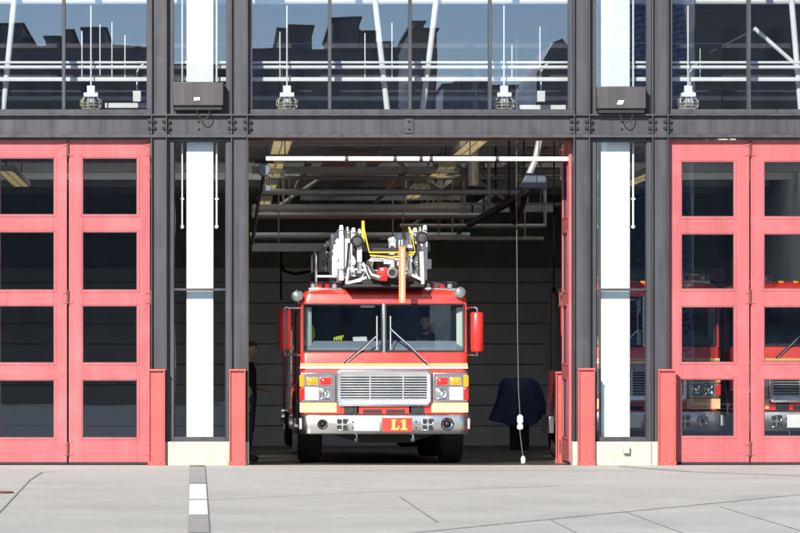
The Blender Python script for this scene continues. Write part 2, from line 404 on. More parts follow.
for px in (198.5, 409, 622):
    for py in (121, 128.5):
        m = MB(); yb = .069 if px != 409 else .049
        m.cyl((X(px), yb-.025, Z(py)), (X(px), yb, Z(py)), .016, .016, 6); m.build('bolt', M['black'], beam)

def pane(x0, x1, z0, z1, y, m, parent, t=.008):
    return box(x0, x1, y, y+t, z0, z1).build('pane', m, parent)

# pilaster windows
def pilaster(p0, p1, g0, g1, wtop):
    fr = MB(); ya, yb = .09, .24
    zb_, zt_ = zpl+.002, Z(138)
    fr.box(X(p0), X(g0), ya, yb, zb_, zt_); fr.box(X(g1), X(p1), ya, yb, zb_, zt_)
    fr.box(X(g0), X(g1), ya-.01, yb, zb_, Z(437)); fr.box(X(g0), X(g1), ya, yb, Z(141.5), zt_)
    fr.box(X(g0), X(g1), ya+.01, yb, Z(290.6), Z(288.2))
    fo = fr.build('pilaster_window', M['steel'], st, bevel=.005)
    bd = MB()                       # inner glazing bead
    for a_, b_ in ((Z(437), Z(290.6)), (Z(288.2), Z(141.5))):
        bd.box(X(g0), X(g0+.8), ya+.03, yb-.05, a_, b_); bd.box(X(g1-.8), X(g1), ya+.03, yb-.05, a_, b_)
    bd.build('glazing_bead', M['gasket'], fo)
    pane(X(g0), X(g1), Z(437), Z(290.6), .16, M['g_pil'], fo); pane(X(g0), X(g1), Z(288.2), Z(141.5), .16, M['g_pil'], fo)
    fr = MB(); z1 = TOP
    fr.box(X(p0), X(g0), ya, yb, Z(113.8), z1); fr.box(X(g1), X(p1), ya, yb, Z(113.8), z1)
    fr.box(X(g0), X(g1), ya, yb, Z(113.8), Z(wtop+4))
    fo = fr.build('pilaster_window', M['steel'], st, bevel=.005)
    pane(X(g0), X(g1), Z(wtop+4), z1, .16, M['g_upper'], fo)
    pl = MB(); pl.box(X(p0+.9), X(p1-.9), -.05, .3, -.3, zpl)
    return pl.build('plinth', M['plinth'], st, bevel=.01)
pilaster(167, 231, 174, 226, 80)
pilaster(590, 652, 597, 647.5, 84)
m = MB(); m.box(X(622.5), X(628.5), -.13, -.05, Z(453), Z(446)); m.prism([(X(622.5), Z(446)), (X(628.5), Z(446)), (X(627.5), Z(444.5)), (X(623.5), Z(444.5))], -.11, -.05)
tag(m.build('drain_spout', M['plinth'], origin=(X(625.5), -.09, Z(453))), 'small pale spout fixed low on the concrete plinth right of the open bay', 'spout')

# clerestory windows
def clerestory(p0, p1, mull):
    fr = MB(); ya, yb = .08, .24; zs0, zs1 = Z(113.8), Z(109)
    fr.box(X(p0), X(p1), ya-.02, yb, zs0, zs1)
    fr.box(X(p0), X(p0+4.5), ya, yb, zs1, TOP); fr.box(X(p1-4.5), X(p1), ya, yb, zs1, TOP)
    fo = fr.build('clerestory_window', M['steel'], st, bevel=.005)
    xs_ = [p0+4.5] + mull + [p1-4.5]
    for q in mull:
        box(X(q-1.7), X(q+1.7), ya-.01, yb-.02, zs1, TOP).build('mullion', M['steel'], fo, bevel=.005)
    for i in range(len(xs_)-1):
        a_ = xs_[i] + (1.7 if i else 0); b_ = xs_[i+1] - (1.7 if i < len(xs_)-2 else 0)
        pane(X(a_), X(b_), zs1, TOP, .15, M['g_upper'], fo)
clerestory(248, 573.5, [330, 410.5, 490.5])
clerestory(-182, 151, [-100, -18, 63.5])
clerestory(668.5, 1000, [750, 832, 914])

# folding doors
ROWS_L = [(158, 214), (232, 289.5), (306, 362.5), (380.5, 437.5)]
LW = 83.0/72
def leaf(T, flip=False, rows=ROWS_L, glassm='g_door'):
    """one door leaf in local u (0..LW), v (0..0.06 thickness), z"""
    z0, z1 = Z(462.5), Z(139.5); u0, u1 = .012, LW-.012
    a_, b_ = (15.0/72, 69.0/72) if not flip else (14.5/72, 66.5/72)
    f = MB(T)
    f.box(u0, a_, 0, .06, z0, z1); f.box(b_, u1, 0, .06, z0, z1)
    prev = z1
    for r0, r1 in rows:
        f.box(a_, b_, 0, .06, Z(r0), prev); prev = Z(r1)
    f.box(a_, b_, 0, .06, z0, prev)
    # raised moulding round each light and panel seams
    for r0, r1 in rows:
        e = .035; za, zb2 = Z(r1), Z(r0)
        f.box(a_-e, a_-e*.45, -.008, .0, za-e, zb2+e); f.box(b_+e*.45, b_+e, -.008, 0, za-e, zb2+e)
        f.box(a_-e*.45, b_+e*.45, -.008, 0, zb2+e*.45, zb2+e); f.box(a_-e*.45, b_+e*.45, -.008, 0, za-e, za-e*.45)
    o = f.build('door_leaf', M['doorred'], st, bevel=.003)
    for r0, r1 in rows:
        MB(T).box(a_, b_, .025, .033, Z(r1), Z(r0)).build('pane', M[glassm], o)
        k_ = MB(T); w = .008
        k_.box(a_, a_+w, .012, .024, Z(r1), Z(r0)); k_.box(b_-w, b_, .012, .024, Z(r1), Z(r0))
        k_.box(a_+w, b_-w, .012, .024, Z(r1), Z(r1)+w); k_.box(a_+w, b_-w, .012, .024, Z(r0)-w, Z(r0))
        k_.build('glazing_seal', M['gasket'], o)
    MB(T).box(u0, u1, .01, .05, Z(464.6), Z(462.6)).build('door_sweep', M['gasket'], o)
    for py in (149, 297, 449):
        h = MB(T); zc_ = Z(py)
        h.cyl((LW, -.022, zc_-.10), (LW, -.022, zc_+.10), .016, None, 10)
        h.build('hinge', M['rust'], o)
        h = MB(T); h.box(LW-.07, LW-.016, -.012, 0, zc_-.09, zc_-.06); h.box(LW-.07, LW-.016, -.012, 0, zc_+.05, zc_+.08)
        h.box(LW+.016, LW+.07, -.012, 0, zc_-.09, zc_-.06)
        h.build('hinge_plate', M['doorred'], o, bevel=.003)
    return o
for i in range(4):
    leaf(Matrix.Translation((X(-182+83.2*i), .14, 0)))
ROWS_R = [(161.5, 216), (234, 288.5), (307, 362), (379.5, 436)]
for i in range(4):
    leaf(Matrix.Translation((X(668.5+82.8*i)-.03*(i == 0)*0, .14, 0)), True, ROWS_R)
# open leaves folded against both jambs of the middle bay
def side_T(xpos, y0, sgn):      # local u runs into the building, v to the wall side
    return Matrix(((0, sgn, 0, xpos), (1, 0, 0, y0), (0, 0, 1, 0), (0, 0, 0, 1)))
leaf(side_T(X(573.5)-.035, .34, 1)); leaf(side_T(X(573.5)+.042, .36, 1))
leaf(side_T(X(248)-.005, .34, -1)); leaf(side_T(X(248)-.087, .36, -1))
MB().box(X(248)-.004, X(248)+.012, .335, .352, .05, Z(139)).build('jamb_seal', M['yellow'], st)
# header track shade plate inside the middle bay
box(X(248), X(573.5), .29, .33, Z(139.5), Z(134)).build('door_track', M['rust'], st, bevel=.004)

# white structural columns seen through the pilaster glass
for a_, b_ in ((186.5, 213.5), (601, 630)):
    y = .30
    m = MB(); m.box(X(a_, y), X(b_, y), y, y+.34, floor_z(y), TOP); m.build('white_column', M['white'], st, bevel=.01)
    for px in (a_-4.5, b_+3.2):
        yy_ = .36
        m = MB(); m.cyl((X(px, yy_), yy_, Z(225)), (X(px, yy_), yy_, TOP), .014, None, 8)
        m.cyl((X(px-2, yy_), yy_, Z(198)), (X(px+2, yy_), yy_, Z(198)), .014, None, 8)
        m.ball((X(px, yy_), yy_, Z(226)), .03); m.build('riser_pipe', M['pipewhite'], st)
# white pipes and braces behind the clerestory
def pipe(pts, r, m='pipewhite', name='pipe'):
    return MB().tube(pts, r, 10).build(name, M[m], st)
yp = .46
for py, r, y in ((62.5, .018, .45), (67.2, .026, .50)):
    pipe([(XL+.2, y, Z(py, y)), (XR-.2, y, Z(py, y))], r)
for py in (79.3,):
    MB().box(XL+.2, XR-.2, .46, .54, Z(81.3, .46), Z(77.2, .46)).build('white_beam', M['pipewhite'], st, bevel=.006)
pipe([(XL+.2, 1.3, Z(1, 1.3)), (XR-.2, 1.3, Z(1, 1.3))], .05)
yb = .66
for (xa, ya, xb, yb_) in ((16, -18, 3, 112), (373, -18, 387.5, 112), (438.5, -18, 422.5, 112), (790, -18, 801, 112), (-160, -18, -147, 112), (960, -18, 947, 112)):
    MB().cyl((X(xb, yb), yb, Z(yb_, yb)), (X(xa, yb), yb, Z(ya, yb)), .042, None, 14).build('brace', M['pipewhite'], st)
pipe([(X(754, .9), .9, Z(28, .9)), (X(795, .9), .9, Z(64, .9))], .03)
pipe([(X(754, 3), 3, Z(30, 3)), (X(710, 3), 3, Z(52, 3))], .012)
# conduit drops and junction boxes behind the glass
for px in (100, 112, 82, 125, 365, 392, 512, 540, 700, 280):
    y = .6 + random.random()*.5; t_ = random.uniform(20, 50)
    pipe([(X(px, y), y, Z(78, y)), (X(px, y), y, Z(t_, y))], .009)
for px in (137, 541, 690):
    y = .7
    pipe([(X(px+7, y), y, Z(64, y)), (X(px+3, y), y, Z(66, y)), (X(px, y), y, Z(72, y)), (X(px, y), y, Z(90, y))], .012)
    MB().box(X(px-4, y), X(px+4, y), y-.05, y+.05, Z(102, y), Z(91, y)).build('junction_box', M['pipewhite'], st, bevel=.008)
MB().box(X(105, .9), X(149, .9), .9, 1.0, Z(108, .9), Z(103, .9)).build('cable_tray', M['pipewhite'], st, bevel=.005)
MB().box(X(520, .9), X(566, .9), .9, 1.0, Z(111, .9), Z(105, .9)).build('cable_tray', M['pipewhite'], st, bevel=.005)
for y in (2.6, 3.4, 4.4, 6):
    for zz in ((5.02, 5.3, 5.62, 6.1) if y > 4 else (5.45, 5.9)):
        MB().box(XL+.1, XR-.1, y, y+.12, zz+.1*math.sin(y*3), zz+.06+.1*math.sin(y*3)).build('roof_purlin', M['wallgrey' if y > 4 else 'boxsteel'], st)
# sunlit pipe just inside the open bay, plus the dim racks behind
yq = .42
pi_ = pipe([(X(266, yq), yq, Z(158.5, yq)), (X(569, yq), yq, Z(159, yq))], .034)
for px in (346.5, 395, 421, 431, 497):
    MB().cyl((X(px-1.6, yq), yq, Z(158.6, yq)), (X(px+1.6, yq), yq, Z(158.6, yq)), .043, None, 12).build('pipe_shadow_band', M['steel'], pi_)  # dark steel collars stand in for mullion shadows across the pipe
for px in (285, 380, 470, 560):
    MB().cyl((X(px, yq), yq, Z(158, yq)), (X(px, yq), yq, Z(150, yq)+.3), .008, None, 6).build('pipe_hanger', M['steel'], pi_)
for Y, py, p0, p1, r in ((9, 192, 262, 525, .05), (16, 216, 255, 490, .055), (21, 236, 250, 470, .07), (11, 178, 270, 560, .03), (24, 205, 255, 560, .05), (18, 226, 400, 545, .04), (13, 171, 330, 560, .06)):
    pipe([(X(p0, Y), Y, Z(py, Y)), (X(p1, Y), Y, Z(py, Y))], r, 'pipegrey')
for Y, px, py0, py1 in ((9, 489, 145, 192), (16, 464, 165, 216), (16, 489, 176, 213), (18, 545, 176, 226), (21, 462, 190, 236), (24, 330, 170, 205), (24, 310, 170, 205)):
    pipe([(X(px, Y), Y, Z(py0, Y)), (X(px, Y), Y, Z(py1, Y))], .03, 'pipegrey', 'pipe_hanger')
for Y in (8.5, 11, 13.5, 17, 20, 23, 26):
    j = MB(); j.box(XL+.1, XR-.1, Y, Y+.18, 4.9, 4.93); j.box(XL+.1, XR-.1, Y+.07, Y+.11, 4.93, 5.2); j.box(XL+.1, XR-.1, Y, Y+.18, 5.2, 5.23)
    j.build('joist', M['joist'], st)
for xr, w in ((1.9, .5), (2.7, .25), (5.2, .35)):
    MB().box(CX+xr, CX+xr+w, 9, DEP, 4.98, 5.3).build('duct', M['pipegrey'], st, bevel=.01)

rg = random.Random(11)
for k in range(16):
    Y = rg.uniform(9, 29); py = 150 + 105*rg.random(); p0 = rg.choice([252, 252, 300, 380, 420]); p1 = p0 + rg.uniform(70, 300); p1 = min(p1, 562)
    h = rg.uniform(.03, .14); zc_ = Z(py, Y)
    m = MB(); m.box(X(p0, Y), X(p1, Y), Y, Y+h, zc_-h/2, zc_+h/2)
    cb_ = m.build('cable_channel', M[rg.choice(['joist', 'joist', 'pipegrey', 'clad'])], st, bevel=.004)
    for q in (.15, .85):
        m = MB(); xx = X(p0, Y)+(X(p1, Y)-X(p0, Y))*q; m.box(xx-.012, xx+.012, Y+h*.3, Y+h*.6, zc_+h/2+.001, 5.7); m.build('channel_hanger', M['joist'], cb_)
for xr, zz, w in ((1.5, 4.7, .1), (2.3, 4.95, .22), (3.1, 4.55, .07), (4.35, 4.75, .16), (4.95, 4.4, .09)):
    MB().box(CX+xr, CX+xr+w, 10, 29.5, zz, zz+w*.7).build('cable_tray', M['joist'], st, bevel=.004)
for a_, b_ in (((4.9, 12, 4.2), (3.5, 12.3, 5.2)), ((1.1, 19, 4.3), (2.6, 19.3, 5.3)), ((3.6, 25, 3.9), (4.9, 25.3, 4.9)), ((2.9, 15, 5.2), (4.0, 15.2, 4.5))):
    MB().cyl((CX+a_[0], a_[1], a_[2]), (CX+b_[0], b_[1], b_[2]), .035, None, 8).build('brace', M['joist'], st)

# ---------------------------------------------------------------- hung things of the bay
def pendant(px, idx, label):
    y = .355
    o = Vector((X(px, y), y, Z(88, y)))
    t = thing('pendant_lamp', o, label, 'lamp', 'white caged pendant lamps behind the high windows')
    m = MB(); m.cyl(o, o+Vector((0, 0, 1.15)), .011, None, 8); m.ball(o+Vector((0, 0, .28)), .03); m.build('stem', M['pipewhite'], t)
    m = MB(); zt_ = o.z; m.box(o.x-.055, o.x+.055, y-.055, y+.055, zt_-.07, zt_+.03)
    m.loft([[(o.x+sx*a_, y+sy*a_, zt_+dz) for sx, sy in ((-1,-1),(1,-1),(1,1),(-1,1))] for a_, dz in ((.10, -.13), (.10, -.07), (.06, -.069))])
    m.build('housing', M['white'], t, bevel=.006)
    m = MB()
    for k in range(10):
        a0 = 2*math.pi*k/10
        m.tube([(o.x+rr*math.cos(a0), y+rr*math.sin(a0), zt_+dz) for rr, dz in ((.10, -.13), (.145, -.18), (.15, -.24), (.12, -.29))], .0055, 5)
    for rr, dz in ((.15, -.21), (.15, -.25), (.12, -.29)): m.torus((o.x, y, zt_+dz), (0, 0, 1), rr, .005, 24, 5)
    m.build('wire_guard', M['lampbeige'], t)
    m = MB(); m.lathe([(.02, -.13), (.06, -.15), (.065, -.2), (.03, -.25)], (o.x, y, zt_), (0, 0, 1), 16); m.build('bulb', M['clearlens'], t)
for i, (px, lab) in enumerate(((91, 'caged white pendant lamp behind the high window over the left folding doors'),
                               (287, 'caged white pendant lamp at the left end of the high windows over the open bay'),
                               (504, 'caged white pendant lamp at the right end of the high windows over the open bay'),
                               (688, 'caged white pendant lamp behind the high window over the right folding doors'))):
    pendant(px, i, lab)

def trough(xr, y0, y1, label):
    x = CX + xr; zz = 4.62; w = .15
    t = thing('ceiling_light', (x, (y0+y1)/2, zz), label, 'ceiling light', 'beige strip lights under the bay ceiling')
    m = MB(); m.box(x-w, x-w+.02, y0, y1, zz, zz+.1); m.box(x+w-.02, x+w, y0, y1, zz, zz+.1); m.box(x-w+.02, x+w-.02, y0, y1, zz+.08, zz+.1)
    m.box(x-w+.02, x+w-.02, y0, y0+.02, zz, zz+.08); m.build('housing', M['lampbeige'], t)
    m = MB(); yv = y0+.1
    while yv < y1:
        m.box(x-w+.02, x+w-.02, yv, yv+.012, zz+.005, zz+.06); yv += .22
    m.box(x-.008, x+.008, y0+.02, y1, zz+.004, zz+.062); m.build('louvre', M['lampbeige'], t)
    m = MB()
    for dx_ in (-.07, .07): m.cyl((x+dx_, y0+.1, zz+.065), (x+dx_, y1-.05, zz+.065), .013, None, 8)
    m.build('tube', M['tubelit'], t)
    m = MB(); m.cyl((x, y0+.4, zz+.1), (x, y0+.4, 5.7), .01, None, 6); m.cyl((x, y1-.4, zz+.1), (x, y1-.4, 5.7), .01, None, 6); m.build('hanger', M['steel'], t)
ord_ = ['nearest', 'second', 'third', 'farthest']
for j, (xr, rows_) in enumerate(((3.8, ((2.2, 6.2), (9.8, 14.2), (17.5, 22), (24.5, 28.5))), (.98, ((2.2, 6.0), (8.5, 13), (16, 20), (23, 28))))):
    for i, (a_, b_) in enumerate(rows_):
        trough(xr, a_, b_, '%s beige strip light in the %s row under the open bay ceiling' % (ord_[i], ('right', 'left')[j]))

for xr, a_, b_, lab in ((-3.5, 2.4, 7, 'beige strip light under the ceiling behind the left folding doors, nearer'), (-3.5, 11, 17, 'beige strip light under the ceiling behind the left folding doors, deeper'),
                        (7.4, 2.4, 7, 'added beige strip light under the ceiling behind the right folding doors, nearer'), (7.4, 11, 17, 'added beige strip light under the ceiling behind the right folding doors, deeper')):  # right bay pair added to put more light inside
    trough(xr, a_, b_, lab)
# door operators
o = Vector((X(264, .7), .7, Z(170, .7)))
t = thing('door_operator', o, 'blue grey door motor with dark arm at the left top of the open bay', 'door motor')
m = MB(); m.lathe([(.085, -.1), (.09, -.08), (.09, .12), (.06, .14)], o, (0, 1, 0), 20); m.build('motor', M['motor'], t, bevel=.006)
m = MB(); m.tube([(o.x, .82, o.z-.05), (X(258, .8), .85, Z(205, .8)), (X(252, .8), .9, Z(245, .8))], .025, 8); m.box(o.x-.13, o.x+.14, .72, .86, o.z+.1, o.z+.15); m.build('arm', M['black'], t)
m = MB(); m.box(o.x-.02, o.x+.1, .6, .66, o.z-.3, o.z-.22); m.build('bracket', M['motor'], t, bevel=.01)
o = Vector((X(533, 3), 3, Z(181, 3)))
t = thing('door_operator', o, 'grey door motor housing at the right top of the open bay', 'door motor')
m = MB(); m.prism([(o.x-.2, o.z-.1), (o.x+.22, o.z-.12), (o.x+.18, o.z+.08), (o.x-.1, o.z+.12)], 2.9, 3.2); m.build('motor', M['motor'], t, bevel=.02)
m = MB(); m.tube([(o.x-.05, 3.05, o.z+.1), (o.x+.04, 3.05, o.z+.3), (o.x+.1, 3.05, o.z+.6)], .05); m.build('conduit', M['pipegrey'], t)
# exhaust rail
xr, zr = CX+4.68, 3.93
t = thing('exhaust_rail', (xr, 3, zr), 'black exhaust extraction rail running back under the bay ceiling on the right', 'exhaust rail')
m = MB(); m.box(xr-.05, xr+.05, 3.3, 27, zr, zr+.1); m.build('rail', M['chassis'], t, bevel=.01)
m = MB()
for y in range(5, 27, 3): m.box(xr-.015, xr+.015, y, y+.03, zr+.14, 5.7)
m.build('hanger', M['chassis'], t)
m = MB(); m.tube([(xr, 5, zr), (xr-.06, 5.4, zr-.25), (xr-.05, 6.2, zr-.32), (xr, 7.2, zr-.05)], .06, 10); m.build('hose', M['black'], t)
# pendant cylinder
o = Vector((X(473.5, 7), 7, Z(186, 7)))
m = MB(); m.lathe([(.075, 0), (.085, .01), (.085, .62), (.04, .64), (.012, .65), (.012, 1.9)], o, (0, 0, 1), 20)
tag(m.build('cylinder_light', M['lampbeige'], origin=o), 'beige cylinder downlight hanging right of the strip lights in the bay', 'lamp')
# drop cord
yc = 2.0
t = thing('drop_cord', (X(521, yc), yc, floor_z(yc)), 'grey drop cord with plug hanging to the floor right of the ladder truck', 'cable')
m = MB(); pts = [(X(516.5, yc), yc, 6.2), (X(516.5, yc), yc, Z(200, yc)), (X(517, yc), yc, Z(260, yc)), (X(517.5, yc), yc, Z(330, yc)), (X(518.5, yc), yc, Z(390, yc)), (X(520, yc), yc, Z(415, yc)), (X(519.5, yc), yc, Z(428, yc)), (X(521.5, yc), yc, Z(445, yc)), (X(523, yc), yc, Z(457, yc))]
m.tube(pts, .007, 8); m.build('cord', M['cable'], t)
m = MB(); m.lathe([(.02, 0), (.045, .02), (.045, .07), (.03, .08), (.03, .1), (.045, .11), (.045, .19), (.02, .22)], (X(520.2, yc), yc, Z(430, yc)), (0, 0, 1), 16); m.build('connector', M['pipewhite'], t)
m = MB(); m.lathe([(.03, 0), (.035, .06), (.018, .1)], (X(523.2, yc), yc, floor_z(yc)+.005), (0, 0, 1), 14); m.build('plug', M['pipewhite'], t)
# things along the dim back of the bay
Yb = 22.0; zf = floor_z(Yb)
# blue tarp: draped cloth over a crate
m = MB(); rows = []
for i in range(13):
    v = i/12; row = []
    for k in range(32):
        a0 = 2*math.pi*k/32
        w = (.28 + .26*v**.5); wav = 1 + .12*v*math.sin(a0*7+v*2) + .08*math.sin(a0*3)
        row.append((X(516, Yb)+w*.95*math.cos(a0)*wav*(1+.10*math.sin(v*4+a0)), Yb-.6+w*.6*math.sin(a0)*wav, Z(378, Yb) - v*.78 - .12*(1-math.cos(a0*2))*(.3+.7*v) * .6))
    rows.append(row)
m.loft(rows); tag(m.build('blue_tarpaulin', M['tarp'], origin=(X(517, Yb), Yb-.6, Z(430, Yb))), 'dark blue tarpaulin draped over a crate behind the drop cord', 'tarpaulin')
m = MB(); m.box(X(508, Yb), X(526, Yb), Yb-.8, Yb-.4, zf, zf+.55)
tag(m.build('gear_crate', M['chassis'], bevel=.02, origin=(X(517, Yb), Yb-.6, zf)), 'black crate on the bay floor under the blue tarpaulin', 'crate')
m = MB(); rows = []
for i in range(9):
    v = i/8; rows.append([(X(554, 3.6)+(.03+.13*v)*math.cos(2*math.pi*k/20)*(1+.12*math.sin(k*2.5)), 3.6+.09*math.sin(2*math.pi*k/20), Z(288, 3.6)-1.22*v) for k in range(20)])
m.loft(rows); m.cyl((X(554, 3.6), 3.6, Z(288, 3.6)-.02), (X(554, 3.6), 3.6, 4.9), .012, None, 6)
tag(m.build('hanging_coat', M['blackcloth'], origin=(X(554, 3.6), 3.6, Z(288, 3.6))), 'black coat hanging inside the bay by the right jamb', 'coat')
m = MB(); m.tube([(X(281, 28), 28, Z(262, 28)), (X(284, 28), 28, Z(271, 28)), (X(295, 28), 28, Z(274, 28)), (X(312, 28), 28, Z(271, 28))], .03)
m.cyl((X(281, 28), 28, Z(300, 28)), (X(281, 28), 28, Z(245, 28)), .02, None, 8)
tag(m.build('hanging_hose', M['black'], origin=(X(281, 28), 28, Z(262, 28))), 'black hose looped on the cladding left of the truck roof', 'hose')

# ---------------------------------------------------------------- guard posts and wall boxes
def guard(p0, p1, pyt, Yf, label, pyb=465):
    zb_ = floor_z(Yf) if Yf > 0 else SL_OUT*Yf
    x0, x1 = X(p0, Yf), X(p1, Yf); zt_ = Z(pyt, Yf); o = ((x0+x1)/2, Yf+.09, zb_)
    m = MB(); w = .018
    m.box(x0, x0+w, Yf, Yf+.13, zb_, zt_-.03); m.box(x1-w, x1, Yf, Yf+.13, zb_, zt_-.03)
    m.box(x0+w, x1-w, Yf+.03, Yf+.05, zb_, zt_-.03)
    t = thing('guard_post', o, label, 'guard post', 'red steel guard posts at the bay jambs')
    m.build('post', M['postred'], t, bevel=.003)
    m = MB(); m.box(x0-.006, x1+.006, Yf-.012, Yf+.14, zt_-.03, zt_); m.build('cap', M['postred'], t, bevel=.004)
    m = MB(); m.box(x0-.012, x1+.012, Yf+.012, Yf+.026, zb_, zb_+.06)
    m.build('base_plate', M['postred'], t, bevel=.003)
    for q in (.25, .75):
        m = MB(); xx = x0+(x1-x0)*q; m.cyl((xx, Yf+.004, zb_+.03), (xx, Yf+.012, zb_+.03), .009, None, 6); m.build('bolt', M['rust'], t)
guard(148.5, 165, 369, -.13, 'red guard post beside the left folding doors')
guard(229.3, 245.5, 369, -.13, 'red guard post at the left jamb of the open bay')
guard(578.2, 595, 368, -.13, 'red guard post outside the right jamb of the open bay')
guard(658.5, 676, 369, -.13, 'red guard post overlapping the right folding doors')
guard(556, 566.5, 371.5, 2.0, 'red guard post standing inside the open bay at its right jamb')

def wallbox(p0, p1, py0, py1, label, badge):
    x0, x1, z0, z1 = X(p0, -.1), X(p1, -.1), Z(py1, -.1), Z(py0, -.1)
    t = thing('wall_box', ((x0+x1)/2, .08, z0), label, 'steel box', 'grey steel boxes above the pilaster windows')
    m = MB(); m.box(x0, x1, -.13, .085, z0+.03, z1); m.build('case', M['boxsteel'], t, bevel=.012)
    m = MB(); m.box(x0+.02, x1-.02, -.09, .085, z0-.03, z0+.029); m.build('base', M['black'], t, bevel=.004)  # black strip stands in for the shadow beneath the case
    m = MB(); xc = (x0+x1)/2-.02; zc_ = z0+.12
    if badge: m.prism([(xc-.05, zc_-.03), (xc+.03, zc_-.03), (xc+.055, zc_+.025), (xc-.025, zc_+.025)], -.138, -.1295)
    else:
        m.box(xc-.04, xc-.005, -.138, -.1295, zc_-.02, zc_+.025); m.box(xc+.006, xc+.04, -.138, -.1295, zc_-.015, zc_+.025)
    m.build('badge', M['plate'], t)
    m = MB(); c = []
    for k in range(13):
        a0 = math.pi*k/12; c.append((xc+.09-.09*math.cos(a0), -.06-.04*math.sin(a0), z0-.02-.14*math.sin(a0)))
    m.tube(c, .008, 6); m.build('cable', M['black'], t)
wallbox(173, 223.5, 82, 108, 'grey steel box over the left pilaster window with two small white squares', False)
wallbox(597, 646, 86.5, 111, 'grey steel box over the right pilaster window with a slanted white badge', True)

# ---------------------------------------------------------------- fire trucks
PM = 56.6/F
def tx(px): return (px-384)*PM
def tz(py): return 1.42+(365-py)*PM
def rrect(w, y0, y1, r, z, n=5, yoff=0.0, wr=None):
    """outline open at the back: rounded front corners"""
    pts = [(-w, y1, z)]
    for k in range(n+1):
        a0 = math.pi + (math.pi/2)*k/n
        pts.append((-w+r+r*math.cos(a0), y0+r+r*math.sin(a0)+yoff, z))
    for k in range(n+1):
        a0 = 1.5*math.pi + (math.pi/2)*k/n
        pts.append((w-r+r*math.cos(a0), y0+r+r*math.sin(a0)+yoff, z))
    pts.append((w, y1, z))
    return pts

